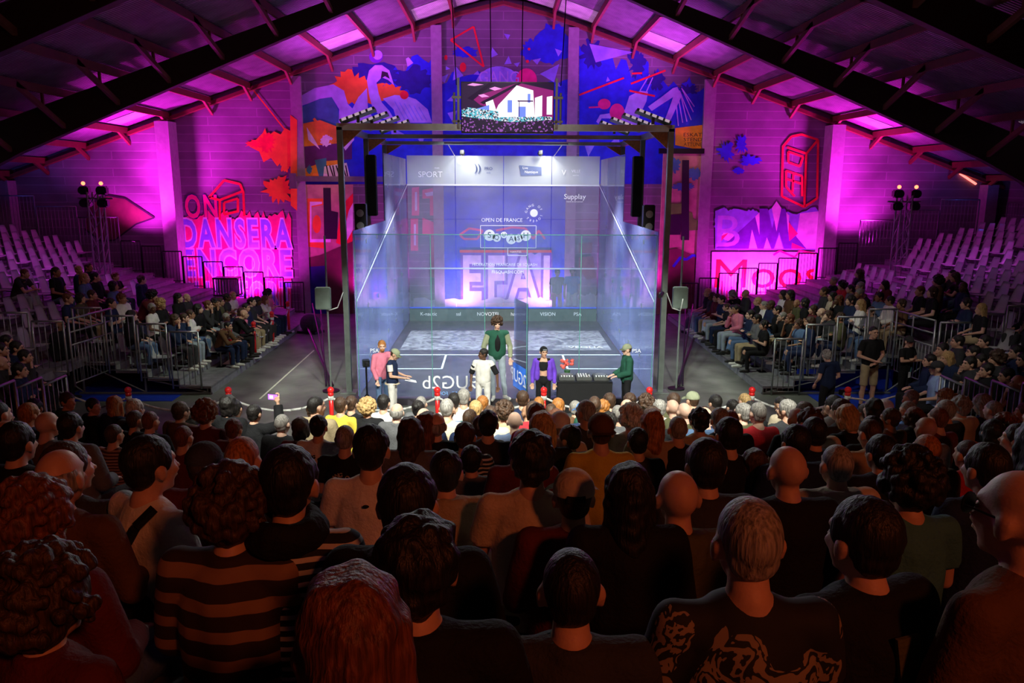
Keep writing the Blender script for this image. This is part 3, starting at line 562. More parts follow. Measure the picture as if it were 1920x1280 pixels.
# stands, braces and boxes beside the court
for s in(-1,1):
    X=s*4.06; yb=1.05 if s<0 else 1.25
    r=empty('pole_stand',(X,yb,HF),0,'thin dark pole with grey electrical box %s of the court'%('left' if s<0 else 'right'),'pole')
    MB().tube((0,0,0),(0,0,3.6),.022).build('pole',STEEL,r); MB().tube((0,0,0),(0,0,.03),.2).build('base_plate',BLACK,r)
    MB().box((s*.02-.05,-.08,2.2),(.34,.16,.5),bev=.02).build('electrical_box',mat('grey_box',(.2,.26,.23),.5),r)
    br=empty('brace_struts',(s*5,3.5,HF),0,'black diagonal brace tubes from frame foot to wall %s of the court'%('left' if s<0 else 'right'),'brace')
    b=MB()
    for o,zt in((0,.25),(.25,.9),(.5,1.2)): b.tube((s*(-.9+o*.3),-2.1,.05),(s*(1.5-o),5.2,zt),.02 if o else .035)
    b.build('strut',BLACK,br)
    r=empty('speaker_wedge',(s*6.25,8.3,HF),.4*s,'dark covered speaker wedge on floor at far %s end of the aisle'%('left' if s<0 else 'right'),'speaker')  # covered speaker wedge on the aisle floor
    MB().sph((0,0,.3),(.36,.28,.32)).build('cover',mat('dark_cloth',(.05,.03,.06),.8,bump=.5),r); MB().box((0,0,.04),(.7,.5,.08)).build('base',BLACK,r)
    r=tag(MB().path([(s*3.66,.9,2.2),(s*3.8,.9,1.85),(s*4.0,.95,1.78),(s*4.06,1,2.05)],.012).build('cable',ROPE,None,True),'thin white cable looping off the %s frame post'%('left' if s<0 else 'right'),'cable')
# small camera on the right wall corner
r=empty('court_camera',(3.35,.1,2.25),.5,'small black camera clamped to the near right glass corner','camera'); MB().tube((-.12,-.12,0),(.1,.05,.04),.04).build('lens_body',BLACK,r); MB().box((.12,.07,0),(.12,.1,.1)).build('clamp',STEEL,r)
r=empty('floor_camera',(-3.0,-.25,HF),.3,'small black camera on a stand at near left glass corner','camera'); MB().box((0,0,.98),(.14,.18,.14)).tube((0,-.1,.98),(0,-.2,.98),.04).build('camera_body',BLACK,r); MB().tube((0,0,0),(0,0,.9),.02).tube((0,0,.3),(.2,.1,0),.012).tube((0,0,.3),(-.2,.1,0),.012).tube((0,0,.3),(0,-.2,0),.012).build('tripod',BLACK,r)
# ---------------- rope barrier ----------------
def post(x,y,z,h,label,group,foot=True,nm='rope_post'):
    r=empty(nm,(x,y,z),0,label,'post',group)
    MB().tube((0,0,.02),(0,0,h-.1),.042,.045,14).tube((0,0,h-.16),(0,0,h-.1),.055,.055,14).build('shaft',REDP,r,True)
    MB().sph((0,0,h-.05),.066).build('ball_top',REDP,r,True)
    MB().tube((0,0,0),(0,0,.025),.16,seg=20).build('foot',BLACK if foot else WHITEP,r)
    MB().tube((0,0,h-.24),(0,0,h-.16),.056,.056,14).build('rope_collar',ROPE,r,True); return r
OR=['leftmost','second from the left','third from the left','fourth from the left','fifth from the left','sixth from the left','seventh from the left','rightmost']
xp=[-7.26,-5.35,-3.39,-1.34,.72,2.77,4.77,6.65]
for i,x in enumerate(xp):
    post(x,-2,HF,.9,'red rope post in front of the court, '+OR[i],'red rope posts in front of the court')
    if i<7:
        x2=xp[i+1]; pts=[(x+(x2-x)*t/10,-2,HF+.7-.26*(1-(2*t/10-1)**2)) for t in range(11)]
        tag(MB().path(pts,.022).build('barrier_rope',ROPE,None,True),'white rope hanging between red posts in front of the court, %s span from left'%OR[i].split(' ')[0].replace('leftmost','first'),'rope','white ropes in front of the court')
tag(MB().path([(-7.26,-2,HF+.7),(-7.9,-1.8,HF+.45),(-9.3,-.9,HF+.55)],.02).build('barrier_rope',ROPE,None,True),'white rope running left from the leftmost red post','rope')
tag(MB().path([(6.65,-2,HF+.7),(7.4,-1.6,HF+.5),(8.2,-1.2,HF+.55),(9.2,-.6,HF+.75)],.02).build('barrier_rope',ROPE,None,True),'white rope running right from the rightmost red post','rope')
pl=[(-7.13,3.0),(-6.86,4.1),(-6.86,5.8),(-6.93,7.8)]
for i,(x,y) in enumerate(pl):
    r=post(x+.12,y,HF+.12,.98,'red rope post beside the left stand front row, %s from the near end'%['first','second','third','fourth'][i],'red rope posts beside the left stand',False)
    MB().poly([(0,-.03,-.1),(-.02,-.03,.22),(-.5,-.03,-.1)],thick=(0,.03,0)).build('bracket_plate',WHITEP,r)
    if i<3:
        a=Vector((x+.12,y,HF+.84)); q=Vector((pl[i+1][0]+.12,pl[i+1][1],HF+.84)); pts=[a.lerp(q,t/8)-Vector((0,0,.3*(1-(2*t/8-1)**2))) for t in range(9)]
        tag(MB().path(pts,.02).build('barrier_rope',ROPE,None,True),'white rope beside the left stand, %s span from the near end'%['first','second','third'][i],'rope')
tag(MB().bb(-5.54,-5.5,.4,5.6,HF,HF+.004).build('floor_line',mat('floor_paint_line',(.5,.5,.4),.7)),'pale painted line along the left aisle floor','floor line')
# DJ table
dj=empty('dj_table',(1.62,-.75,HF),0,'black table with dj decks and flowers in front of the court','table')
MB().box((0,0,.74),(1.15,.6,.05)).build('table_top',BLACK,dj)
for x in(-.52,.52):
    for y in(-.26,.26): MB().tube((x,y,0),(x,y,.72),.02).build('leg',BLACK,dj)
MB().bb(-.57,.57,-.31,-.3,.1,.74).build('black_skirt',mat('black_cloth',(.01,.01,.012),.9),dj)
for i,x in enumerate((-.36,0,.36)):
    r=empty(('turntable' if i!=1 else 'mixer'),(1.62+x,-.78,HF+.765),0,['silver and black dj deck on the left of the table','dj mixer with many knobs on the table centre','silver and black dj deck beside the dj'][i],'dj deck' if i!=1 else 'mixer')
    MB().box((0,0,.04),(.32,.36,.08),bev=.01).build('body',mat('deck_grey',(.12,.13,.13),.35,.3),r)
    if i!=1: MB().tube((0,.02,.08),(0,.02,.095),.12,seg=24).build('platter',GALV,r)
    b=MB()
    for k in range(14): b.tube(((k%5-2)*.055,-.14+(k//5)*(.11 if i==1 else .02),.08),((k%5-2)*.055,-.14+(k//5)*(.11 if i==1 else .02),.1),.012,seg=8)
    b.build('knobs',PRINT,r)
r=empty('flower_pot',(1.3,-.5,HF+.765),0,'pot of pink flowers at the back of the dj table','flowers'); MB().tube((0,0,0),(0,0,.12),.05,.07).build('pot',GREENP:=mat('dark_green',(.03,.12,.04),.6),r)
b=MB(); rr=random.Random(4)
for k in range(16): b.sph((rr.uniform(-.13,.13),rr.uniform(-.08,.08),.2+rr.uniform(-.04,.14)),rr.uniform(.025,.045),seg=8)
b.build('blossoms',mat('pink_petals',(.8,.12,.1),.7,var=.4,vscale=30),r)
# light towers and wall tubes
for s in(-1,1):
    side='left' if s<0 else 'right'
    r=empty('light_tower',(s*13.1,9,1.6),0,'dark truss light tower with two red lamps on the %s stand'%side,'light tower')
    b=MB()
    for x in(-.17,.17):
        for y in(-.17,.17): b.tube((x,y,0),(x,y,2.7),.03)
    for k in range(6):
        z=k*.45; b.tube((-.17,-.17,z),(.17,-.17,z+.45),.015).tube((-.17,.17,z),(-.17,-.17,z+.45),.015).tube((.17,-.17,z),(.17,.17,z+.45),.015)
    b.build('truss',STEEL,r)
    for k,z in enumerate((2.75,2.35)):
        for x in(-.28,.28):
            h=MB().box((x,-.05,z),(.3,.25,.26),bev=.04).tube((x,-.18,z),(x,-.26,z),.1,.13).build('lamp_head',BLACK,r)
            if k==0: MB().sph((x,-.12,z+.22),.06).build('red_lamp',mat('red_lamp_glow',(1,.1,.05),.4,var=0,emit=(1,.12,.05),es=6),h)
    MB().bar((-.55,0,2.5),(.55,0,2.5),.05).build('crossbar',STEEL,r)
a=ony(1800,325,GY-.06); q=ony(1830,345,GY-.06)
tag(MB().tube(a,q,.04).build('tube_light',mat('red_tube',(1,.2,.1),.4,var=0,emit=(1,.15,.12),es=3)),'short glowing red tube light high on the end wall right of the court','light')
# ---------------- side grandstands ----------------
RISE=.18; PITCH=.7; NR=16
def stand(s,x0,label):
    root=empty('grandstand',(s*x0,5.7,HF),0,label,'grandstand')
    b=MB(); rb=MB()
    def q(x): return s*x
    for k in range(NR):
        x=x0+PITCH*k; z=.05+RISE*k; ya=.75 if x<9.25 else -2.6
        xr=min(x+PITCH,XW-.35)
        if x>XW-.9: break
        b.bb(q(x),q(xr),ya,11.0,z-.05,z); rb.bb(q(x),q(x)+s*.02,ya,11.0,z-.05-RISE,z-.05)
    T=Matrix.Translation((-s*x0,-5.7,-HF))
    me=b.mesh('steps'); me.transform(T); link('deck_boards',me,PLY,root); me=rb.mesh('risers'); me.transform(T); link('risers',me,PLYF,root)
    b=MB()
    for k in range(0,NR,2):
        x=x0+PITCH*k; 
        if x>XW-1: break
        for ya in((.8,3.5,6.5,9.5) if x<9.25 else (-2.55,.8,3.5,6.5,9.5)):
            z=.05+RISE*k-.06
            b.tube((q(x+.1),ya,HF),(q(x+.1),ya,z),.024,seg=6)
            if x+1.5<XW: b.tube((q(x+.1),ya,HF+.05),(q(x+1.4),ya,z+.2),.018,seg=6)
    b.tube((q(x0),.78,HF+.03),(q(x0+3),.78,HF+.03),.03)
    me=b.mesh('scaffold'); me.transform(T); link('scaffold_tubes',me,GALVD,root)
    return root
LX,RX=6.72,5.95
ON=['first','second','third','fourth','fifth','sixth','seventh','eighth','ninth','tenth']
stand(-1,LX,'left stepped audience stand with grey decks facing the court'); stand(1,RX,'right stepped audience stand with grey decks facing the court')
tag(MB().bb(7.0,9.4,-.5,2.0,HF,HF+.012).bb(6.9,9.2,1.2,1.22,HF,.35).build('blue_tarp',BLUET),'bright blue tarp under the near end of the right stand','tarp')
tag(MB().bb(-9.9,-7.4,0.2,2.2,HF,HF+.012).build('blue_tarp',BLUET),'dark blue tarp under the near end of the left stand','tarp')
# barriers
def barrier(p,q,z0,h,label,group,open_top=0,m=GALV,bars=.11):
    p=Vector((p[0],p[1],z0));q=Vector((q[0],q[1],z0)); d=q-p; L=d.length; a=math.atan2(d.y,d.x)
    r=empty('crowd_barrier',p,a,label,'barrier',group)
    f=MB().tube((0,0,0),(0,0,h),.022).tube((L,0,0),(L,0,h),.022).tube((0,0,h),(L,0,h),.022).tube((0,0,.08),(L,0,.08),.015)
    if open_top: f.tube((0,0,h-open_top),(L,0,h-open_top),.018).tube((0,0,h-open_top*.5),(L,0,h-open_top*.5),.018).tube((L/2,0,h-open_top),(L/2,0,h),.018)
    f.build('frame',m,r,True); n=max(2,int(L/bars)); b=MB()
    for i in range(1,n): b.tube((L*i/n,0,.08),(L*i/n,0,h-open_top),.009,seg=6)
    b.build('bars',m,r,True); return r
for s,x0,side in((-1,LX,'left'),(1,RX,'right')):
    for k in range(0,4):
        xa=x0+.2+PITCH*k; z=HF if k==0 and s>0 else -.0+RISE*k
        barrier((s*xa,.72),(s*(xa+PITCH-.06),.72),max(HF,z),1.32+(.0),'steel barrier on the near end of the %s stand, %s step from the aisle'%(side,ON[k]),'near end barriers of the %s stand'%side)
    zt=1.82
    barrier((s*8.95,1.0),(s*9.12,-.45),.35,1.45,'steel ramp barrier with open top rails at the %s stand corner'%side,None,.55)
    for k in range(4):
        xa=9.2+k*.7; barrier((s*xa,-.5),(s*(xa+.64),-.5),.62+.18*k,1.15,'steel barrier in front of white seats on the %s corner block, %s step outward'%(side,ON[k]),'corner barriers of the %s stand'%side)
    n=9
    for k in range(n):
        xa=x0+.35+PITCH*k; z=.05+RISE*k
        barrier((s*xa,10.9),(s*(xa+PITCH-.04),10.9),z,1.12,'dark barrier at the far end of the %s stand, %s step from the aisle'%(side,ON[k]),'far end barriers of the %s stand'%side,m=BLACK if True else GALV,bars=.1)
    for k in range(3):
        xa=x0+.35+PITCH*(n+k*2); z=.05+RISE*(n+k*2)
        barrier((s*xa,10.9),(s*(xa+1.36),10.9),z,1.75,'tall barrier high at the far end of the %s stand, %s outward'%(side,ON[k]),'tall far barriers of the %s stand'%side,m=GALVD,bars=.12)
    barrier((s*(XW-.6),10.8),(s*(XW-.6),6.8),.05+RISE*15,1.3,'top rail barrier along the back of the %s stand'%side,None,0,GALVD,.14)
for s,side in((-1,'left'),(1,'right')):
    for k,(ya,yb,zt) in enumerate(((-3.42,-4.1,1.34),(-4.12,-4.8,1.48),(-4.82,-5.5,1.61),(-5.52,-6.2,1.75))):
        barrier((s*7.6,ya),(s*7.6,yb),zt-1.25,1.25,'steel barrier on the %s edge of the main stand, %s step from the front'%(side,ON[k]),'side barriers of the main stand',m=GALV,bars=.13)
# main stand
ms=empty('grandstand',(0,-5,HF),0,'main stepped audience stand under the crowd in the foreground','grandstand')
b=MB(); nb=MB()
for k in range(15):
    y=-4.85-.8*k; z=.1+.206*k
    if k<13 : b.bb(-7.55,7.55,y-.8,y,HF if k==0 else z-.25,z)
    else: b.bb(-7.55,7.55,y-.8,y,z-.25,z)
me=b.mesh('d'); me.transform(Matrix.Translation((0,5,-HF))); link('deck_boards',me,PLY,ms)
b=MB()
for s in(-1,1):
    for k in range(6):
        x=8.1+k*.7; b.bb(s*x,s*(x+.7),-6.8,-2.7,(.0+.18*k)-.1,.0+.18*k)
me=b.mesh('d'); me.transform(Matrix.Translation((0,5,-HF))); link('corner_deck',me,PLY,ms)
# ---------------- seats ----------------
def seat_mesh():
    b=MB()
    def shell(u,v):
        x=(u-.5)*.42*(1-.12*v*(v>.5)); 
        if v<.5: y=.2-.4*(v/.5); z=.44-.015*math.cos((u-.5)*3)-.02*(v/.5)
        else:
            t=(v-.5)/.5; y=-.2-.1*t; z=.42+.40*t+.0; x*=1-.25*t*t*abs(u-.5)*2
        return (x,y+.03*math.cos((u-.5)*math.pi)*(-1 if v>.5 else 0),z)
    b.grid(shell,6,10); bmesh.ops.solidify(b.b,geom=b.b.faces[:],thickness=.02)
    me=b.mesh('seat_shell',True); return me
SEATM=seat_mesh(); SEATM.materials.append(WHITEP)
lb=MB().tube((0,0,0),(0,0,.42),.02,seg=6).tube((-.2,0,.4),(.2,0,.4),.015,seg=6).box((0,0,.01),(.3,.2,.02)); LEGM=lb.mesh('seat_leg'); LEGM.materials.append(GALVD)
def seat(x,y,z,face,label,group):
    o=bpy.data.objects.new('stadium_seat',SEATM); COL.objects.link(o); o.location=(x,y,z); o.rotation_euler=(0,0,face); tag(o,label,'seat',group)
    l=bpy.data.objects.new('pedestal',LEGM); COL.objects.link(l); l.parent=o; return o

r=empty('slatted_crate',(-9.55,10.35,.77),0,'dark slatted crate on the far end of the left stand before the mural','crate')
b=MB().box((0,0,.04),(.85,.5,.05)).box((0,0,.62),(.85,.5,.05)); b.build('crate_frame',BLACK,r); b=MB()
for i in range(9): b.box((-.4+i*.1,-.22,.33),(.045,.03,.56)).box((-.4+i*.1,.22,.33),(.045,.03,.56))
b.build('slats',GALVD,r)
# ---------------- people ----------------
V=Vector
def skinmat(n,c): return mat('skin_'+n,c,.5,var=.08,vscale=14,bump=.08,bscale=120,spec=.4)
SKIN=dict(light=skinmat('light',(.62,.36,.25)),pale=skinmat('pale',(.72,.45,.34)),tan=skinmat('tan',(.42,.22,.13)),dark=skinmat('dark',(.13,.06,.035)))
def hairmat(n,c):
    m,nt,b=nodes('hair_'+n); N=nt.nodes;L=nt.links; tc=N.new('ShaderNodeTexCoord'); mp=N.new('ShaderNodeMapping'); mp.inputs['Scale'].default_value=(90,90,9); L.new(tc.outputs['Object'],mp.inputs[0])
    t=N.new('ShaderNodeTexNoise'); t.inputs['Scale'].default_value=1; t.inputs['Detail'].default_value=3; L.new(mp.outputs[0],t.inputs['Vector'])
    r=N.new('ShaderNodeValToRGB'); r.color_ramp.elements[0].position=.35; r.color_ramp.elements[1].position=.65; r.color_ramp.elements[0].color=tuple(x*.45 for x in c)+(1,); r.color_ramp.elements[1].color=tuple(min(1,x*1.4) for x in c)+(1,)
    L.new(t.outputs[0],r.inputs[0]); L.new(r.outputs[0],b.inputs['Base Color']); bp=N.new('ShaderNodeBump'); bp.inputs['Strength'].default_value=.8; bp.inputs['Distance'].default_value=.01; L.new(t.outputs[0],bp.inputs['Height']); L.new(bp.outputs[0],b.inputs['Normal']); b.inputs['Roughness'].default_value=.55; return m
HAIR={n:hairmat(n,c) for n,c in dict(black=(.012,.009,.008),brown=(.06,.028,.014),auburn=(.16,.05,.02),blond=(.48,.3,.12),grey=(.3,.28,.26),white=(.6,.57,.52),ginger=(.4,.15,.03)).items()}
def cloth(n,c,**k): return mat('fabric_'+n,c,.85,bump=.35,bscale=60,var=.12,vscale=9,spec=.2,**k)
CL={n:cloth(n,c) for n,c in dict(black=(.012,.012,.014),navy=(.015,.025,.07),grey=(.14,.14,.15),white=(.75,.73,.7),cream=(.6,.5,.36),red=(.45,.02,.03),maroon=(.13,.02,.025),olive=(.09,.09,.045),green=(.02,.09,.06),teal=(.06,.2,.23),blue=(.12,.27,.6),lightblue=(.3,.42,.7),denim=(.1,.17,.32),brown=(.12,.06,.03),orange=(.55,.18,.03),yellow=(.65,.5,.06),pink=(.7,.2,.3),purple=(.16,.06,.6),beige=(.42,.33,.2),sage=(.3,.33,.22),charcoal=(.04,.04,.045),palejeans=(.35,.42,.5)).items()}
def stripemat(n,c1,c2,scale):
    m,nt,b=nodes('fabric_'+n); N=nt.nodes;L=nt.links; tc=N.new('ShaderNodeTexCoord'); wv=N.new('ShaderNodeTexWave'); wv.bands_direction='Z'; wv.inputs['Scale'].default_value=scale; wv.inputs['Distortion'].default_value=.5; wv.inputs['Detail Scale'].default_value=2
    L.new(tc.outputs['Object'],wv.inputs['Vector']); r=N.new('ShaderNodeValToRGB'); r.color_ramp.interpolation='CONSTANT'; r.color_ramp.elements[0].color=c1+(1,); r.color_ramp.elements[1].color=c2+(1,); r.color_ramp.elements[1].position=.62
    L.new(wv.outputs[1],r.inputs[0]); L.new(r.outputs[0],b.inputs['Base Color']); b.inputs['Roughness'].default_value=.85; return m
CL['striped']=stripemat('black_white_stripe',(.012,.012,.016),(.6,.57,.52),9); CL['widestripe']=stripemat('brown_wide_stripe',(.03,.015,.012),(.3,.17,.1),3.2); CL['redstripe']=stripemat('red_stripe',(.08,.02,.02),(.4,.25,.2),10)
def leafmat():
    m,nt,b=nodes('fabric_leaf_print'); N=nt.nodes;L=nt.links; tc=N.new('ShaderNodeTexCoord'); n=N.new('ShaderNodeTexNoise'); n.inputs['Scale'].default_value=5; L.new(tc.outputs['Object'],n.inputs['Vector'])
    mx=N.new('ShaderNodeMixRGB'); mx.inputs[0].default_value=.35; L.new(tc.outputs['Object'],mx.inputs[1]); L.new(n.outputs['Color'],mx.inputs[2])
    v=N.new('ShaderNodeTexVoronoi'); v.inputs['Scale'].default_value=5; L.new(mx.outputs[0],v.inputs['Vector']); wv=N.new('ShaderNodeTexWave'); wv.bands_direction='DIAGONAL'; wv.inputs['Scale'].default_value=11; wv.inputs['Distortion'].default_value=9; wv.inputs['Detail Scale'].default_value=2.5; L.new(mx.outputs[0],wv.inputs['Vector'])
    a=N.new('ShaderNodeMath'); a.operation='LESS_THAN'; a.inputs[1].default_value=.5; L.new(v.outputs['Distance'],a.inputs[0]); c=N.new('ShaderNodeMath'); c.operation='GREATER_THAN'; c.inputs[1].default_value=.42; L.new(wv.outputs[1],c.inputs[0]); d=N.new('ShaderNodeMath'); d.operation='MULTIPLY'; L.new(a.outputs[0],d.inputs[0]); L.new(c.outputs[0],d.inputs[1])
    r=N.new('ShaderNodeMixRGB'); r.inputs[1].default_value=(.012,.012,.015,1); r.inputs[2].default_value=(.3,.22,.15,1); L.new(d.outputs[0],r.inputs[0]); L.new(r.outputs[0],b.inputs['Base Color']); b.inputs['Roughness'].default_value=.8; return m
CL['leaf']=leafmat()
SHOE=mat('shoe_white',(.7,.7,.66),.5); SHOEB=mat('shoe_black',(.015,.015,.015),.5)
# skeleton: dict of joints, person faces +Y, x to their right, origin on the floor under the hips
def seated(**o):
    J=dict(pel=V((0,0,.53)),wst=V((0,-.01,.72)),chs=V((0,0,.92)),nkb=V((0,-.015,1.045)),hd=V((0,.03,1.2)),hyaw=0,hpit=0)
    for s,n in((-1,'L'),(1,'R')):
        J['sh'+n]=V((s*.175,-.005,.995)); J['el'+n]=V((s*.235,.04,.73)); J['wr'+n]=V((s*.12,.27,.66)); J['fd'+n]=V((-s*.3,1,-.2)).normalized()
        J['hp'+n]=V((s*.09,0,.51)); J['kn'+n]=V((s*.13,.43,.5)); J['an'+n]=V((s*.13,.42,.09)); J['tf'+n]=V((s*.1,1,0)).normalized()
    J.update(o); return J
def standing(**o):
    J=dict(pel=V((0,0,.95)),wst=V((0,0,1.1)),chs=V((0,.0,1.3)),nkb=V((0,-.015,1.44)),hd=V((0,.02,1.6)),hyaw=0,hpit=0)
    for s,n in((-1,'L'),(1,'R')):
        J['sh'+n]=V((s*.18,-.005,1.39)); J['el'+n]=V((s*.23,-.01,1.11)); J['wr'+n]=V((s*.23,.06,.87)); J['fd'+n]=V((0,.15,-1)).normalized()
        J['hp'+n]=V((s*.09,0,.92)); J['kn'+n]=V((s*.11,.01,.5)); J['an'+n]=V((s*.12,-.01,.09)); J['tf'+n]=V((s*.25,1,0)).normalized()
    J.update(o); return J
def headM(J): return Matrix.Translation(J['hd'])@Matrix.Rotation(J['hyaw'],4,'Z')@Matrix.Rotation(J['hpit'],4,'X')
def body_mesh(J,name,vox=.011,thumb=True):
    b=MB(); H=headM(J); HR=H.to_3x3().to_4x4()
    def he(c,r): b.sph(H@V(c),r,rot=HR,seg=20)
    he((0,-.012,.018),(.077,.098,.092)); he((0,.03,-.035),(.06,.062,.088)); he((0,.062,-.1),(.03,.026,.022)); he((0,.068,.026),(.054,.028,.016))
    b.cap(H@V((0,.085,.005)),H@V((0,.113,-.032)),.009,.014); he((0,.098,-.066),(.024,.008,.009)); he((.033,.075,-.03),(.02,.02,.022)); he((-.033,.075,-.03),(.02,.02,.022))
    for s in(-1,1): he((s*.082,-.008,-.018),(.012,.023,.034)); he((s*.088,-.016,-.006),(.009,.02,.022))
    b.cap(J['nkb'],H@V((0,-.022,-.07)),.058,.05); b.cap(J['nkb']-V((0,0,.04)),J['nkb']+V((0,0,.02)),.075,.056)
    b.sph(J['pel'],(.15,.11,.11)); b.cap(J['pel'],J['wst'],.11,.10); b.sph(J['chs'],(.155,.1,.17)); b.cap(J['wst'],J['chs'],.1,.11)
    b.cap(J['shL'],J['shR'],.04,.04)
    for n in 'LR':
        b.cap(J['nkb']-V((0,0,.05)),J['sh'+n],.035,.04); b.cap(J['sh'+n],J['el'+n],.05,.037); b.cap(J['el'+n],J['wr'+n],.037,.024)
        f=J['fd'+n]; w=J['wr'+n]; s=-1 if n=='L' else 1
        side=f.cross(V((0,0,1))); 
        if side.length<.35: side=f.cross(V((0,-1,0)) if J.get('palm')!='front' else V((0,1,0)))
        if J.get('side'+n): side=J['side'+n].copy()
        side.normalize(); up=side.cross(f).normalized()
        b.cap(w,w+f*.04,.022,.026); b.cap(w+f*.05-side*.022,w+f*.05+side*.022,.02,.02); b.cap(w+f*.085-side*.027,w+f*.085+side*.027,.014,.014)
        curl=J.get('curl',.35)
        for i,(ofs,ln) in enumerate(((-.031,.058),(-.0105,.072),(.0105,.068),(.031,.05))):
            p=w+f*.09+side*ofs*1.05; m=p+(f-up*curl*.6).normalized()*ln*.5; q=m+(f*(1-curl)-up*curl*1.4).normalized()*ln*.5
            b.cap(p,m,.0098,.0092,8); b.cap(m,q,.0092,.008,8)
        ts=s if J.get('thumb') is None else J['thumb']
        p=w+f*.035+side*.022*-s; b.cap(p,p+(f*.7-side*s*.8).normalized()*.045,.013,.0105,8); m=p+(f*.7-side*s*.8).normalized()*.045; b.cap(m,m+(f-side*s*.2).normalized()*.032,.0105,.0085,8)
        b.cap(J['hp'+n],J['kn'+n],.082,.055); b.cap(J['kn'+n],J['an'+n],.053,.035); b.sph(J['kn'+n]*.45+J['an'+n]*.55+V((0,-.02,.06)),(.05,.05,.09))
        a=J['an'+n]; t=J['tf'+n]; b.cap(a-V((0,0,.05)),a+t*.14-V((0,0,.06)),.034,.026)
    return b.remesh(name,vox,3)
def top_mesh(J,name,kind,vox=.012):
    # kind: tee, long, jacket, hoodie, vest, crop
    b=MB(); e={'tee':.012,'long':.014,'jacket':.028,'hoodie':.032,'vest':.02,'crop':.008}[kind]
    lo=J['pel']+ (J['wst']-J['pel'])*(.0 if kind!='crop' else .9)
    if kind=='crop':
        b.sph(J['chs'],(.158+e,.105+e,.13)); b.cap(J['wst'].lerp(J['chs'],.55),J['chs'],.11,.115)
    else:
        b.sph(J['pel']+V((0,0,.03)),(.155+e,.115+e,.1)); b.cap(J['pel'],J['wst'],.118+e,.108+e); b.cap(J['wst'],J['chs'],.108+e,.118+e); b.sph(J['chs'],(.16+e,.105+e,.17))
        for s in(-1,1): b.cap(J['chs']+V((s*.07,0,-.03)),J['pel']+V((s*.065,0,.04)),.1+e*.8,.1+e)
    b.cap(J['shL'],J['shR'],.05+e,.05+e)
    for n in'LR':
        b.cap(J['nkb']-V((0,0,.03)),J['sh'+n],.04+e,.05+e)
        s,el,w=J['sh'+n],J['el'+n],J['wr'+n]
        if kind=='tee': b.sph(s,.053+e); b.tube(s,s.lerp(el,.62),.055+e,.055+e,14)
        elif kind in('long','jacket','hoodie'):
            b.cap(s,el,.053+e,.042+e); b.sph(el,.044+e); b.tube(el,el.lerp(w,.96),.042+e,.032+e,14)
    if kind in('jacket','hoodie'): b.tube(J['nkb']-V((0,0,.05)),J['nkb']+V((0,-.003,.035)),.092,.07,16)
    else: b.tube(J['nkb']-V((0,0,.07)),J['nkb']+V((0,0,.004)),.1,.068,16)
    if kind=='hoodie':
        for i in range(9):
            a=math.pi*(1.02+.96*i/8); b.sph(J['nkb']+V((.085*math.cos(a),-.01+.085*math.sin(a),.02-.015*abs(math.cos(a)))),(.042,.036,.045),seg=12)
        b.sph(J['nkb']+V((0,-.1,-.04)),(.09,.045,.08))
    return b.remesh(name,vox,3,.006,9)
def legs_mesh(J,name,kind='long',vox=.012,loose=0):
    b=MB(); e=loose
    b.sph(J['pel']-V((0,0,.01)),(.158+e,.12+e,.115)); b.cap(J['pel']-V((0,0,.02)),J['pel'].lerp(J['wst'],.35),.12,.115)
    for n in'LR':
        h,k,a=J['hp'+n],J['kn'+n],J['an'+n]
        if kind=='long': b.cap(h,k,.09+e,.064+e); b.tube(k,a-(a-k).normalized()*.0,.064+e,.05+e*1.3,16)
        elif kind=='shorts': b.sph(h,.09+e); b.tube(h,h.lerp(k,.97),.09+e,.078+e,16)
    return b.remesh(name,vox,3,.008,10)
def shoe_mesh(J,name,n):
    b=MB()
    if n:
        a,t=J['an'+n],J['tf'+n]; g=a-V((0,0,.055)); b.cap(g-t*.03,g+t*.17,.042,.034); b.cap(g,a+V((0,0,.02)),.044,.042)
    return b.remesh(name,.012,2)
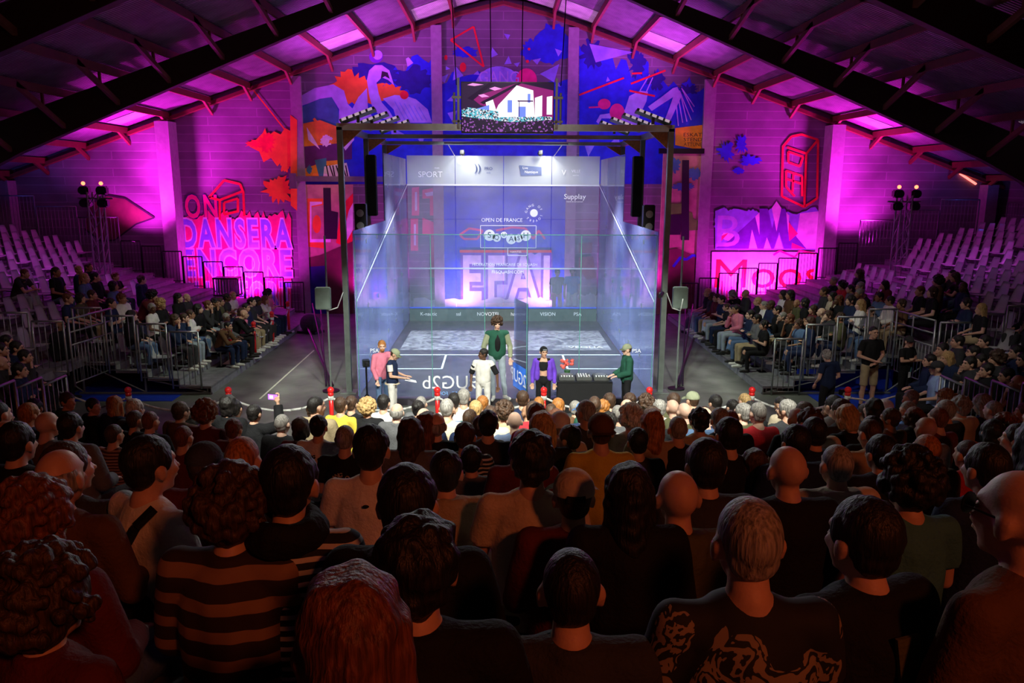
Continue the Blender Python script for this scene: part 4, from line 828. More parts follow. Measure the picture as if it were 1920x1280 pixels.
def hair_mesh(kind,name):
    b=MB(); d=.004; ds=45; vox=.009; r=random.Random(hash(kind)%97 if False else len(kind)*7+3)
    def base(g=0):
        b.sph((0,-.024,.036),(.083+g,.100+g,.094+g),seg=24); b.sph((0,-.058,-.022),(.068+g,.05+g,.062+g),seg=18)
        for s in(-1,1): b.sph((s*.066,.01,.03),(.018+g,.04,.05),seg=12)
    if kind=='buzz': b.sph((0,-.019,.027),(.0782,.0985,.0955),seg=24); b.sph((0,-.055,-.022),(.066,.044,.055),seg=18); d=.001
    elif kind=='short': base(.004)
    elif kind=='messy': base(.011); d=.018; ds=28
    elif kind=='ring':
        for i in range(11):
            a=math.pi*(1.0+i/10)+0; b.sph((.070*math.cos(a),-.02+.084*math.sin(a),-.005),(.018,.022,.05),seg=10)
        b.sph((0,-.055,-.03),(.066,.046,.055),seg=18)
    elif kind=='long':
        base(.01); b.cap((0,-.06,0),(0,-.075,-.2),.08,.075)
        for s in(-1,1): b.cap((s*.07,-.02,.02),(s*.075,-.03,-.19),.035,.035)
        d=.012; ds=22
    elif kind=='bob':
        base(.012); b.sph((0,-.05,-.05),(.09,.07,.09))
        for s in(-1,1): b.sph((s*.07,.005,-.03),(.028,.05,.075))
        d=.01; ds=25
    elif kind in('curly','afro'):
        g=.03 if kind=='curly' else .062; base(g*.6)
        for i in range(110 if kind=='curly' else 170):
            u=r.uniform(-.55,1); a=r.uniform(0,2*math.pi); q=math.sqrt(1-u*u); p=V((q*math.cos(a)*(.085+g),-.03+q*math.sin(a)*(.1+g),.035+u*(.09+g)))
            if p.y>.045 and p.z<.075: continue
            b.sph(p,r.uniform(.018,.03),seg=8)
        d=.006; vox=.008
    elif kind=='bun': base(.003); b.sph((0,-.115,.06),(.038,.035,.038))
    elif kind=='pony': base(.003); b.cap((0,-.12,.04),(0,-.14,-.14),.03,.022); b.sph((0,-.115,.045),.028)
    if d>.004: pass
    return b.remesh(name,vox,2,d,ds)
def cap_meshes(back=False):
    b=MB(); s=-1 if back else 1
    for i in range(1): b.sph((0,-.012,.04),(.09,.11,.092),seg=28)
    bmesh.ops.bisect_plane(b.b,geom=b.b.verts[:]+b.b.edges[:]+b.b.faces[:],plane_co=(0,0,.025),plane_no=(0,-.12*s,-1),clear_outer=True)
    crown=b.mesh('cap_crown',True)
    b=MB()
    def br(u,v): a=(u-.5)*2.2; rr=.098+(.035 if back else .075)*v*math.cos(a*.75); return (rr*math.sin(a)*.92,s*(rr*math.cos(a)+.004*0)-.008,.036-.02*v-.01*abs(math.sin(a)))
    b.grid(br,12,4); bmesh.ops.solidify(b.b,geom=b.b.faces[:],thickness=.004)
    b2=b.mesh('cap_brim',True); return crown,b2
HM={k:hair_mesh(k,'hair_'+k) for k in('buzz','short','messy','ring','long','bob','curly','afro','bun','pony')}
CAPF=cap_meshes(); CAPB=cap_meshes(True)
def eyes_mesh():
    b=MB()
    for s in(-1,1): b.sph((s*.03,.083,.002),(.013,.01,.007),seg=12)
    return b.mesh('eyes',True)
EYES=eyes_mesh(); EYEM=mat('eye_dark',(.03,.02,.02),.2,var=0); 
def brow_mesh():
    b=MB()
    for s in(-1,1): b.cap((s*.016,.094,.022),(s*.045,.084,.024),.0045,.0035,8)
    return b.mesh('eyebrows',True)
BROW=brow_mesh()
def lips_mesh(): b=MB(); b.cap((-.018,.101,-.066),(.018,.101,-.066),.006,.006,8); return b.mesh('lips',True)
LIPS=lips_mesh(); LIPM=mat('lips',(.45,.13,.11),.4,var=0)
CACHE={}
def cached(key,fn):
    if key not in CACHE: CACHE[key]=fn()
    return CACHE[key]
# seated pose library
def crossed(z0,y0,sh):   # folded forearms
    o={}
    for s,n in((-1,'L'),(1,'R')):
        o['el'+n]=V((s*.25,.05,z0)); o['wr'+n]=V((-s*.06,.2+.02*s,z0+.05+.02*s)); o['fd'+n]=V((-s*.9,.15,.1)).normalized()
    return o
LEAN=dict(chs=V((0,.12,.88)),wst=V((0,.03,.70)),nkb=V((0,.2,.99)),hd=V((0,.29,1.12)),hpit=-.1,shL=V((-.175,.17,.95)),shR=V((.175,.17,.95)),elL=V((-.2,.36,.68)),elR=V((.2,.36,.68)),wrL=V((-.04,.5,.72)),wrR=V((.04,.5,.72)),fdL=V((.3,.8,.1)).normalized(),fdR=V((-.3,.8,.1)).normalized())
POSES=dict(
 lap=seated(), lap_l=seated(hyaw=.55), lap_r=seated(hyaw=-.55), down=seated(hpit=-.35,hd=V((0,.06,1.185))),
 fold=seated(**crossed(.76,0,0)), lean=seated(**LEAN),
 chin=seated(elR=V((.2,.22,.70)),wrR=V((.08,.2,.98)),fdR=V((-.3,-.1,.9)).normalized(),hyaw=.15,chs=V((0,.04,.91)),nkb=V((0,.04,1.03)),hd=V((0,.09,1.175))),
 phone=seated(elR=V((.27,.16,1.02)),wrR=V((.2,.26,1.28)),fdR=V((-.2,.15,.95)).normalized(),shR=V((.18,0,1.01))),
 profile_l=seated(hyaw=1.25), profile_r=seated(hyaw=-1.25),
 crossleg=seated(knR=V((.1,.44,.56)),anR=V((-.12,.55,.3)),tfR=V((-.2,.9,.2)).normalized(),**crossed(.74,0,0)),
)
ARMKEY=dict(lap_l='lap',lap_r='lap',down='lap',profile_l='lap',profile_r='lap')
def person(pose,loc,yaw,scale=1,skin='light',hair='short',hc='brown',top='tee',tc='black',bot='long',bc='denim',shoe=None,label='',group=None,cap=None,capc='navy',face=False,pz=None,vox=.011,name='person'):
    J=POSES[pose] if isinstance(pose,str) else pose; pk=pose if isinstance(pose,str) else pz
    ak=ARMKEY.get(pk,pk)
    me=cached(('b',pk),lambda:body_mesh(J,'body_'+pk,vox))
    r=link(name,me,SKIN[skin]); r.location=loc; r.rotation_euler=(0,0,yaw); r.scale=(scale,)*3
    tag(r,label,'person',group)
    def ch(n,me,m,par=r): 
        o=link(n,me,m,par); return o
    ch('hoodie' if top=='hoodie' else ('jacket' if top=='jacket' else ('vest' if top=='vest' else 'shirt')),cached(('t',ak,top),lambda:top_mesh(J,'top_'+ak,top)),CL[tc])
    ch('trousers' if bot=='long' else 'shorts',cached(('l',ak,bot),lambda:legs_mesh(J,'legs_'+ak,bot)),CL[bc])
    sm=shoe or (SHOE if R.random()<.5 else SHOEB)
    for n in'LR': ch('shoe',cached(('s',ak,n),lambda:shoe_mesh(J,'shoe_'+ak,n)),sm)
    H=headM(J)
    if hair!='bald': o=ch('hair',HM[hair],HAIR[hc]); o.matrix_local=H
    if cap:
        c,bm_=(CAPB if cap=='back' else CAPF); o=ch('cap',c,CL[capc]); o.matrix_local=H; o2=ch('cap_brim',bm_,CL[capc]); o2.parent=o
    if face:
        for n,mm,m in(('eyes',EYES,EYEM),('eyebrows',BROW,HAIR[hc]),('lips',LIPS,LIPM)): o=ch(n,mm,m); o.matrix_local=H
    return r
# ---------------- main crowd in the foreground, seen from behind ----------------
HCN=dict(black='black',brown='brown',auburn='auburn',blond='blond',grey='grey',white='white',ginger='ginger')
HN=dict(buzz='cropped {} hair',short='short {} hair',messy='messy {} hair',ring='bald head with {} fringe',long='long {} hair',bob='bobbed {} hair',curly='curly {} hair',afro='big {} afro hair',bun='{} hair in a bun',pony='{} ponytail',bald='bald head')
TN=dict(tee='t-shirt',long='sweater',jacket='jacket',hoodie='hooded top',vest='vest',crop='crop top')
CN=dict(striped='black-and-white striped',widestripe='brown wide-striped',redstripe='red striped',leaf='dark leaf-print',palejeans='pale blue',lightblue='light blue',sage='sage green',charcoal='charcoal',olive='olive green')
def looks(d):
    h=HN[d['hair']].format(HCN[d['hc']]) if not d.get('cap') else ('%s cap'%CN.get(d['capc'],d['capc']) + (' worn backwards' if d['cap']=='back' else ''))
    return h,'%s %s'%(CN.get(d['tc'],d['tc']),TN[d['top']])
CR=[] # entries: dict(x,y,z head, scale, row, ...)
def treadz(y): k=max(0,math.floor((-4.85-y)/.8)); return .1+.206*k
def add(u,v,w=None,hair='short',hc='black',tc='black',top='tee',skin='light',pose='lap',cap=None,capc='navy',yaw=0,extra=None,sk=None):
    d=ray(u,v)
    if w:
        dep=F*.195/w; fw=d.y*math.cos(PIT)-d.z*math.sin(PIT); P=CAM+d*(dep/ (1.0)) 
    else:
        t=(1.3+.258*(-5.2-CAM.y)-CAM.z)/(d.z+.258*d.y); P=CAM+d*t
        k=round((-5.2-P.y)/.8); k=max(0,k); P=ony(u,v,-5.2-.8*k+R.uniform(-.06,.06))
    CR.append(dict(P=P,hair=hair,hc=hc,tc=tc,top=top,skin=skin,pose=pose,cap=cap,capc=capc,yaw=yaw,extra=extra)); return CR[-1]
# nearest people (u, v of head centre, width of head)
add(665,1190,225,'long','auburn','maroon','long',yaw=.05)
add(95,1130,135,'afro','brown','maroon','jacket',yaw=-.3)
add(1070,1105,150,'buzz','black','charcoal','jacket')
add(1400,1015,150,'buzz','grey','leaf','tee',skin='light')
add(1614,1010,140,'short','black','black','jacket',skin='light',yaw=.3,extra='lining')
add(1912,965,150,'bald','brown','brown','long',skin='light',yaw=.4,extra='glasses')
add(70,980,115,'curly','auburn','maroon','jacket',yaw=-.1)
add(115,893,98,'ring','grey','brown','long',skin='light')
add(285,872,86,'short','black','white','tee',yaw=-.5,extra='strap')
add(437,955,112,'curly','brown','widestripe','jacket')
add(545,905,110,'short','black','striped','long',extra='scarf')
add(457,862,78,'buzz','ginger','maroon','long')
add(385,872,70,cap='front',capc='charcoal',hc='brown',tc='maroon',top='jacket')
add(765,945,118,'short','black','black','hoodie')
add(785,1062,160,'messy','black','black','jacket')
add(697,842,76,'short','black','white','tee',extra='dot')
add(837,885,76,'short','black','beige','hoodie')
add(997,862,82,'messy','black','cream','tee')
add(1075,932,88,'short','brown','maroon','jacket',cap='front',capc='cream',extra='patch')
add(1178,925,98,'long','black','black','jacket')
add(1270,932,92,'bald','brown','olive','hoodie')
add(1475,880,82,'bald','brown','black','jacket')
add(1567,872,74,'buzz','grey','cream','hoodie')
add(1700,905,86,'curly','black','teal','tee')
add(1845,878,80,'short','black','navy','hoodie',yaw=.1)
add(1812,852,52,'buzz','brown','red','tee')
add(1735,845,56,'buzz','ginger','brown','jacket')
add(1650,850,58,'short','black','black','jacket')
add(1322,872,82,'short','black','charcoal','jacket')
add(1412,872,54,'long','brown','black','jacket')
add(1490,830,56,'short','black','navy','jacket')
add(1365,815,54,'short','black','black','tee')
add(872,818,44,'short','brown','striped','tee')
add(884,862,50,'short','black','grey','jacket')
add(965,790,34,'bald','brown','lightblue','tee',skin='pale')
add(982,832,56,'bald','grey','maroon','long',skin='pale')
add(1066,822,46,'short','brown','black','jacket',pose='lap_l',yaw=.3)
add(1126,808,50,'short','brown','yellow','tee',cap='back',capc='brown')
add(1195,828,44,'short','black','charcoal','tee')
add(1270,804,42,'buzz','grey','black','tee')
add(1420,775,34,'buzz','grey','red','tee',skin='pale')
add(648,822,44,'buzz','grey','black','tee',extra='gangback')
add(598,800,40,'bun','black','white','tee',extra='gangwhite')
add(530,795,34,'buzz','grey','black','jacket',skin='pale'); add(565,803,36,'bob','brown','maroon','long'); add(345,820,42,'buzz','auburn','maroon','tee'); add(283,790,36,'buzz','auburn','black','jacket'); add(215,815,38,'buzz','brown','redstripe','tee')
add(135,800,46,'short','black','grey','hoodie',extra=None); add(90,795,40,'bald','brown','brown','tee'); add(35,830,60,'short','black','black','jacket')
add(478,775,30,'short','black','black','jacket',pose='phone',extra='phone'); add(430,760,30,'bob','black','black','jacket'); add(388,775,34,'curly','auburn','maroon','long'); add(440,805,36,'short','auburn','maroon','jacket'); add(640,760,26,'short','brown','yellow','tee')
add(128,752,None,'short','brown','green','hoodie',pose='profile_r',extra=None); add(176,762,None,'short','black','black','jacket',pose='profile_r')
add(745,772,30,'ring','grey','grey','jacket',skin='pale')
for u,v,h,c,t,k in [(690,765,'curly','blond','black','jacket'),(660,757,'bun','brown','black','tee'),(790,757,'buzz','grey','grey','jacket'),(795,783,'bald','brown','navy','jacket'),(818,797,'ring','grey','black','jacket'),(842,770,'short','brown','denim','jacket'),(852,752,'short','black','white','tee'),(770,812,'long','brown','grey','jacket'),(802,800,'long','auburn','black','tee'),(905,757,'short','ginger','brown','tee'),(892,768,'short','blond','green','tee'),(945,772,'curly','brown','beige','tee'),(915,795,'short','black','charcoal','tee'),(1010,758,'buzz','ginger','navy','tee'),(1016,802,'long','blond','black','tee'),
  (1130,765,'messy','ginger','charcoal','tee'),(1142,752,'short','brown','green','tee'),(1158,777,'buzz','grey','grey','jacket'),(1182,785,'curly','white','cream','tee'),(1222,795,'long','ginger','beige','tee'),(1210,757,'curly','brown','beige','tee'),(1236,765,'short','grey','white','tee'),(1282,772,'bald','brown','olive','jacket'),(1340,755,'short','black','grey','tee'),(1395,752,'buzz','blond','black','jacket'),(1372,763,'short','black','maroon','tee'),(1310,788,'messy','black','beige','tee'),(1348,787,'short','grey','black','tee'),(1368,790,'buzz','auburn','black','jacket'),(870,745,'short','grey','white','tee'),(980,748,'short','brown','navy','tee'),(720,755,'short','black','white','tee'),(1180,752,'bun','brown','sage','tee'),(1262,752,'short','brown','olive','tee')]:
    add(u,v,None,h,c,t,k,skin='pale' if h in('bald','ring') else 'light')
add(1050,797,None,'short','grey','cream','tee',cap='back',capc='white'); add(1093,773,None,'short','grey','navy','jacket',cap='front',capc='blue'); add(1298,750,None,'short','brown','cream','tee',cap='front',capc='sage')
add(1706,748,None,'short','grey','charcoal','jacket',pose='lap_l',yaw=.5); add(1700,770,None,'short','grey','blue','tee',pose='profile_l'); add(1659,765,None,'short','white','white','tee',cap='back',capc='white'); add(1771,750,None,'curly','blond','beige','jacket',pose='lap_l',yaw=.5); add(1757,785,None,'buzz','auburn','maroon','tee')
# everyone else in the rows
for k in range(0,13):
    y=-5.2-.8*k; n=29
    for i in range(n):
        x=-7.2+i*.515+.2*(k%2)+R.uniform(-.06,.06); yy=y+R.uniform(-.07,.07)
        if abs(x)>7.35: continue
        zt=treadz(yy); z=zt+1.2+R.uniform(-.07,.08); u,v=px((x,yy,z))
        if u<-60 or u>1980 or v>1330: continue
        if any((c['P'].x-x)**2+((c['P'].y-yy)*.75)**2<.40**2 for c in CR): continue
        # never stand in front of a placed person's head
        bad=False
        for c in CR[:60]:
            if c.get('auto'): continue
            cu,cv=px(c['P'])
            if yy<c['P'].y and abs(u-cu)<.19*F/max(.5,(yy+16.47)) and v-cv<.16*F/max(.5,(yy+16.47)): bad=True;break
        if bad: continue
        if k>=9 and R.random()<.15: continue
        if k==0 and 560<u<1330 and v<752: continue
        if k<2 and (u>1450 and R.random()<.35 or u<330 and R.random()<.35): continue
        if R.random()<.07: continue
        lit=640<u<1320 and k<5
        hair=R.choices(['short','buzz','messy','long','bob','curly','bun','pony','bald','ring'],[30,16,12,14,8,6,4,4,6,5])[0]
        hc=R.choices(['black','brown','auburn','blond','grey','ginger','white'],[26,26,10,12 if lit else 5,14,5,4])[0]
        if k>5: hc=R.choice(['black','black','brown'])
        tc=R.choices(['black','charcoal','navy','grey','maroon','brown','olive','white','cream','denim','beige','red','green'],[22,12,12,8,8,8,5,6 if k<8 else 0,4 if k<8 else 0,5,5,2,3])[0]
        CR.append(dict(P=V((x,yy,z)),hair=hair,hc=hc,tc=tc,top=R.choices(['tee','long','jacket','hoodie'],[40,18,28,14])[0],skin=R.choices(['light','pale','tan','dark'],[55,25,15,5])[0],pose=R.choices(['lap','lap_l','lap_r','down','fold','chin'],[50,14,14,8,10,4])[0],cap=None,capc='navy',yaw=R.uniform(-.15,.15),extra=None,auto=True))
MAXMAIN=178
keep=[c for c in CR if not c.get('auto')]; auto=[c for c in CR if c.get('auto')]; auto.sort(key=lambda c:c['P'].y+R.uniform(-1.2,1.2)); CR=keep+auto[:MAXMAIN-len(keep)] if len(keep)<MAXMAIN else keep
def ordn(n): return {1:'first',2:'second',3:'third'}.get(n,'%dth'%n)
for c in CR: c['row']=max(0,round((-5.2-c['P'].y)/.8)) 
byrow={}
for c in CR: byrow.setdefault(c['row'],[]).append(c)
for k,l in byrow.items():
    l.sort(key=lambda c:c['P'].x)
    for i,c in enumerate(l):
        P=c['P']; zt=treadz(P.y); J=POSES[c['pose']]; hz=J['hd'].z; sc=min(1.1,max(.9,(P.z-zt)/hz))
        yaw=c['yaw']+math.atan2(-(0-P.x),(2-P.y))*.9
        hoff=Matrix.Rotation(yaw,3,'Z')@V((0,J['hd'].y*sc,0))
        h,t=looks(c); lab='%s, %s, row %s main stand, %s from left'%(h,t,['one','two','three','four','five','six','seven','eight','nine','ten','eleven','twelve','thirteen','fourteen'][k],ordn(i+1))
        o=person(c['pose'],(P.x-hoff.x,P.y-hoff.y,P.z-hz*sc),yaw,sc,c['skin'],c['hair'] if not c['cap'] else 'buzz',c['hc'],c['top'],c['tc'],'long',R.choice(['denim','black','navy','grey','charcoal']),label=lab,group='audience in the main stand',cap=c['cap'],capc=c['capc'])
        c['obj']=o; H=headM(J)
        ex=c['extra']
        if ex=='strap': MB().bar(V((.13,-.055,1.075)),V((.11,-.125,1.02)),.045,.02).bar(V((.11,-.125,1.02)),V((.0,-.148,.86)),.045,.02).bar(V((0,-.148,.86)),V((-.1,-.15,.72)),.045,.02).bar(V((-.1,-.15,.72)),V((-.17,-.1,.6)),.045,.02).build('bag_strap',CL['black'],o)
        if ex=='dot': MB().sph(J['nkb']+V((.0,-.125,-.07)),(.016,.006,.008)).build('shirt_logo',CL['black'],o)
        if ex=='patch': MB().box(H@V((0,-.118,.04)),(.075,.02,.024)).build('cap_patch',CL['black'],o)
        if ex=='scarf': 
            b=MB(); 
            for j in range(14):
                a=2*math.pi*j/14; b.sph(J['nkb']+V((.085*math.cos(a),-.01+.085*math.sin(a),.02)),(.05,.045,.06),seg=10)
            link('scarf',b.remesh('scarf',.012,3,.01,15),CL['black'],o)
        if ex=='lining': MB().poly([(-.03,-.152,1.0),(.05,-.152,1.0),(.07,-.165,.82),(.0,-.165,.82)],thick=(0,.01,0)).build('hood_lining',CL['olive'],o)
        if ex=='glasses':
            g=MB().tube((.082,-.02,.005),(.07,.09,.005),.003).tube((-.082,-.02,.005),(-.07,.09,.005),.003)
            for s in(-1,1): g.tube((s*.035,.1,.0),(s*.035,.104,.0),.028,seg=14)
            g=g.build('glasses',BLACK,o); g.matrix_local=H
        if ex in('gangback','gangwhite'):
            m=CL['cream'] if ex=='gangback' else CL['black']
            for j,s in enumerate('GANG OF' if ex=='gangback' else 'GANG OF'):
                if s==' ': continue
                a=math.pi*.5+(3-j)*.33; cx,cz=.09*math.cos(a),.83+.11*math.sin(a)
                text('shirt_lettering',s,Matrix.Translation((cx,-.145,cz))@Matrix.Rotation(math.pi/2,4,'X')@Matrix.Rotation(a-math.pi/2,4,'Z'),.05,m,o,depth=.006)
            MB().sph((-.03,-.143,.83),(.035,.006,.03)).sph((.03,-.143,.83),(.035,.006,.03)).build('shirt_emblem',m if ex=='gangback' else CL['orange'],o)
        if ex=='phone':
            w_=J['wrR']+J['fdR']*.09+V((-.06,.0,.0)); M=Matrix.Translation(o.location)@Matrix.Rotation(yaw,4,'Z')@Matrix.Diagonal((sc,sc,sc,1))
            q=empty('mobile_phone',M@w_,yaw,'mobile phone with glowing screen raised over the crowd','phone'); MB().box((0,0,0),(.15,.01,.08),bev=.003).build('case',BLACK,q); MB().box((0,-.006,0),(.135,.002,.07)).build('phone_screen',em('phone_glow',(.55,.2,.9),1.6),q)
            c2=MB().box((-.02,-.0075,0),(.05,.001,.04)).build('phone_image',em('phone_white',(.9,.8,1),1.6),q)
# benches under the crowd
for k in range(14):
    y=-5.2-.8*k; z=.1+.206*k; r=empty('bench',(0,y,z),0,'long grey bench under row %s of the main stand'%['one','two','three','four','five','six','seven','eight','nine','ten','eleven','twelve','thirteen','fourteen'][k],'bench','benches of the main stand')
    MB().box((0,-.02,.40),(14.6,.3,.04)).build('seat_board',PLY,r); b=MB()
    for i in range(-7,8): b.box((i*1.0,-.02,.19),(.05,.22,.38))
    b.build('supports',GALVD,r)
# ---------------- side stand audience and seats ----------------
def occ(s,u,v,k,y):
    if s<0:
        if y<.7: return False
        if u>=330: return v>552
        if u<60: return v>500 and R.random()<.12
        if v<495: return False
        if u<130: return R.random()<.35
        return R.random()<.62
    else:
        if y<.7: return R.random()<(.5 if u<1850 else .15)
        if u<1560: return v>548 and R.random()<.92
        if u<1640: return v>515 and R.random()<.9
        if v<505: return False
        if v<540: return R.random()<.22
        return R.random()<.62
ST=[]; SE=[]
for s,x0 in((-1,LX),(1,RX)):
    for k in range(NR):
        x=x0+.46+PITCH*k; z=.05+RISE*k
        if x>XW-1.2: continue
        ys=[1.15+i*.53 for i in range(18)]
        if x>9.6: ys=[-2.3+i*.53 for i in range(5)]+ys
        for y in ys:
            if 5.6<y<6.2 and k>3: continue
            if k==0 and s<0 and y<2.6: continue
            if k==0 and s>0 and y<2.2: continue
            X=s*x; u,v=px((X,y,z+1.2)); u2,v2=px((X,y,z+.7))
            if u<-40 or u>1960 : continue
            if y<.7 and v>690: continue
            if (s<0 and u>270 and v<552) or (s>0 and u<1560 and v<548): continue
            if (s<0 and u>165 and v2<520) or (s>0 and u<1690 and v2<500): continue
            (ST if occ(s,u,v,k,y) else SE).append((s,k,X,y,z,u,v))
R.shuffle(ST)
LIM={-1:50,1:74}; 
fin=[]; cnt={-1:0,1:0}
ST.sort(key=lambda t:t[1]*(.9)+R.random()*4)
for t in ST:
    if cnt[t[0]]<LIM[t[0]]: cnt[t[0]]+=1; fin.append(t)
    else: SE.append(t)
rows={}
for t in fin: rows.setdefault((t[0],t[1]),[]).append(t)
for (s,k),l in rows.items():
    l.sort(key=lambda t:t[3])
    for i,(s,k,X,y,z,u,v) in enumerate(l):
        d=dict(hair=R.choices(['short','messy','long','bob','curly','bun','pony','bald'],[32,12,20,8,6,5,5,5])[0],hc=R.choices(['black','brown','auburn','blond','grey'],[35,32,8,10,10])[0],top=R.choices(['tee','long','jacket','hoodie'],[34,20,32,14])[0],tc=R.choices(['black','charcoal','navy','grey','white','maroon','brown','olive','denim','pink','cream','red'],[36,16,16,6,6,4,6,5,3,2,2,1])[0])
        h,t=looks(d); side='left' if s<0 else 'right'; pose=R.choices(['lap','fold','lean','chin','lap_l','lap_r','crossleg'],[26,20,16,12,8,8,14])[0]
        yaw=(-math.pi/2 if s<0 else math.pi/2)+R.uniform(-.25,.25)+(-.0)
        person(pose,(X,y,z),yaw,R.uniform(.93,1.06),R.choices(['light','pale','tan','dark'],[50,25,18,7])[0],d['hair'],d['hc'],d['top'],d['tc'],'long',R.choice(['denim','black','palejeans','denim','beige','charcoal','navy']),label='%s, %s, %s stand row %s, %s from near'%(h,t,side,['one','two','three','four','five','six','seven','eight','nine','ten','eleven','twelve','thirteen','fourteen','fifteen','sixteen'][k],ordn(i+1)),group='audience in the %s stand'%side,face=(k<2))
        if k<3: seat(X-(-s)*.02*0,y,z-.02,yaw*0+(-math.pi/2 if s<0 else math.pi/2),'white plastic stadium seat carrying a person in the %s stand'%side,'occupied seats of the %s stand'%side)
SE.sort(key=lambda t:(t[2]**2+(t[3]+16)**2)); 
for s,k,X,y,z,u,v in SE[:270]:
    seat(X,y,z,-math.pi/2 if s<0 else math.pi/2,'empty white plastic seat of the %s stand'%('left' if s<0 else 'right'),'empty white seats of the %s stand'%('left' if s<0 else 'right'))
# corner blocks beside the main stand
WG=[(1,u,v,t) for u,v,t in [(1756,690,'cap'),(1742,676,''),(1775,672,'blond'),(1766,655,'beige'),(1824,660,''),(1817,681,'beard'),(1838,676,''),(1849,694,'beard'),(1867,672,'curly'),(1904,660,''),(1918,674,''),(1886,704,''),(1908,716,'bald'),(1795,640,''),(1845,640,'')]]+[(-1,u,v,t) for u,v,t in [(33,652,''),(4,680,'bald'),(38,694,'strap'),(48,668,''),(14,640,''),(2,655,'')]]
wn=0
for s,u,v,t in WG:
    d=ray(u,v); # head plane z=1.2+.22*(|x|-7.8)
    tt=(1.2-.22*7.8+ .22*s*CAM.x-CAM.z)/(d.z-.22*s*d.x); P=CAM+d*tt
    k=max(0,math.floor((abs(P.x)-8.1)/.7)); zt=(0+.18*k) if abs(P.x)>8.1 else HF
    dd=dict(hair='short',hc='black',top=R.choice(['tee','jacket','hoodie']),tc=R.choice(['black','navy','charcoal']),cap=None,capc='charcoal')
    if t=='cap': dd.update(cap='front',tc='lightblue',top='tee')
    if t=='blond': dd.update(hair='long',hc='blond',tc='navy')
    if t=='beige': dd.update(tc='beige',top='hoodie')
    if t=='bald': dd.update(hair='bald',tc='charcoal')
    if t=='curly': dd.update(hair='curly',hc='brown')
    if t=='strap': dd.update(tc='navy')
    h,tn_=looks(dd); wn+=1
    sc=min(1.1,max(.85,(P.z-zt)/1.2)); yaw=(math.pi/2 if s>0 else -math.pi/2)+R.uniform(-.4,.1)*s
    pz=R.choice(['lap','lean','fold','chin']); J=POSES[pz]; ho=Matrix.Rotation(yaw,3,'Z')@V((0,J['hd'].y*sc,0))
    person(pz,(P.x-ho.x,P.y-ho.y,P.z-J['hd'].z*sc),yaw,sc,'light',dd['hair'] if not dd['cap'] else 'buzz',dd['hc'],dd['top'],dd['tc'],'long','black',label='%s and %s in the %s corner, %s one'%(h,tn_,'right' if s>0 else 'left',ordn(wn if s>0 else wn-15)),group='audience in the %s corner'%('right' if s>0 else 'left'),cap=dd['cap'],capc='charcoal',face=True)
# ---------------- standing people ----------------
def SP(x,y,z=HF): return V((x,y,z))
def place(pose,key,hx,y,topz,facing,z=HF,**k):
    hgt=pose['hd'].z+.12; sc=(topz-z)/hgt
    return person(pose,(hx,y,z),facing,sc,pz=key,vox=.0085,face=True,**k)
FC=math.pi # facing camera
# arms helper: positions in person frame
p=standing(elL=V((-.27,-.02,1.12)),elR=V((.27,-.02,1.12)),wrL=V((-.27,.05,.88)),wrR=V((.27,.05,.88)),knL=V((-.12,.02,.5)),anL=V((-.17,-.0,.09)),anR=V((.08,.05,.09)),tfL=V((-.5,1,0)).normalized(),hpit=-.15)
o=place(p,'singer',-.19,-.13,1.8,FC+.1,z=0,skin='pale',hair='curly',hc='brown',top='long',tc='sage',bc='palejeans',shoe=SHOE,label='tall curly-haired man in green vest and pale jeans standing in the court doorway')
link('green_vest',cached(('t','singer','vest'),lambda:top_mesh(p,'vest','vest')),CL['green'],o)
b=MB(); b.sph((0,.0,1.19),(.085,.165,.26),seg=28)
link('black_undershirt',b.remesh('black_undershirt',.012,3),CL['black'],o)
p=standing(hyaw=-1.0,elL=V((-.33,.02,1.14)),wrL=V((-.36,.08,.88)),elR=V((.28,-.02,1.12)),wrR=V((.27,.08,.87)))
o=place(p,'dancer_white',-.47,-1.25,1.36,FC-.2,skin='dark',hair='short',hc='black',top='tee',tc='white',bc='white',shoe=SHOE,label='dark-skinned woman in loose white top and white trousers before the court door')
b=MB()
for n in'LR': b.tube(p['sh'+n].lerp(p['el'+n],.25),p['el'+n],.07,.066,14)
link('dark_sleeves',b.remesh('dark_sleeves',.012,3),CL['black'],o); b=MB(); b.sph((0,-.11,1.58),(.04,.04,.04)); b.build('hair_bun',HAIR['black'],o,True)
p=standing(hyaw=.35,elL=V((-.25,-.04,1.12)),elR=V((.25,-.04,1.12)),wrL=V((-.25,.04,.88)),wrR=V((.25,.04,.88)),hd=V((0,.02,1.6)))
o=place(p,'dancer_purple',.76,-1.15,1.38,FC-.1,skin='light',hair='pony',hc='black',top='crop',tc='black',bc='black',shoe=SHOEB,label='woman in open purple jacket, black crop top and black trousers before the court')
b=MB()
for s,n in((-1,'L'),(1,'R')):
    b.cap(p['sh'+n],p['el'+n],.066,.058).cap(p['el'+n],p['wr'+n].lerp(p['el'+n],.1),.056,.044); b.cap((s*.135,.04,1.36),(s*.15,.045,1.0),.055,.07).cap((s*.1,-.07,1.36),(s*.1,-.075,1.0),.075,.075)
link('purple_jacket',b.remesh('purple_jacket',.012,3,.006,10),CL['purple'],o); MB().sph((0,-.01,.06),(.086,.1,.07)).build('beanie',CL['black'],o,True).matrix_local=headM(p); MB().box((0,.09,.065),(.1,.025,.035),bev=.008).build('goggles',GALV,o).matrix_local=headM(p)
p=standing(elL=V((-.22,.02,1.12)),wrL=V((-.12,.25,1.02)),fdL=V((.1,.9,-.2)).normalized(),elR=V((.22,.02,1.12)),wrR=V((.12,.27,1.0)),fdR=V((-.1,.9,-.2)).normalized(),hpit=-.1)
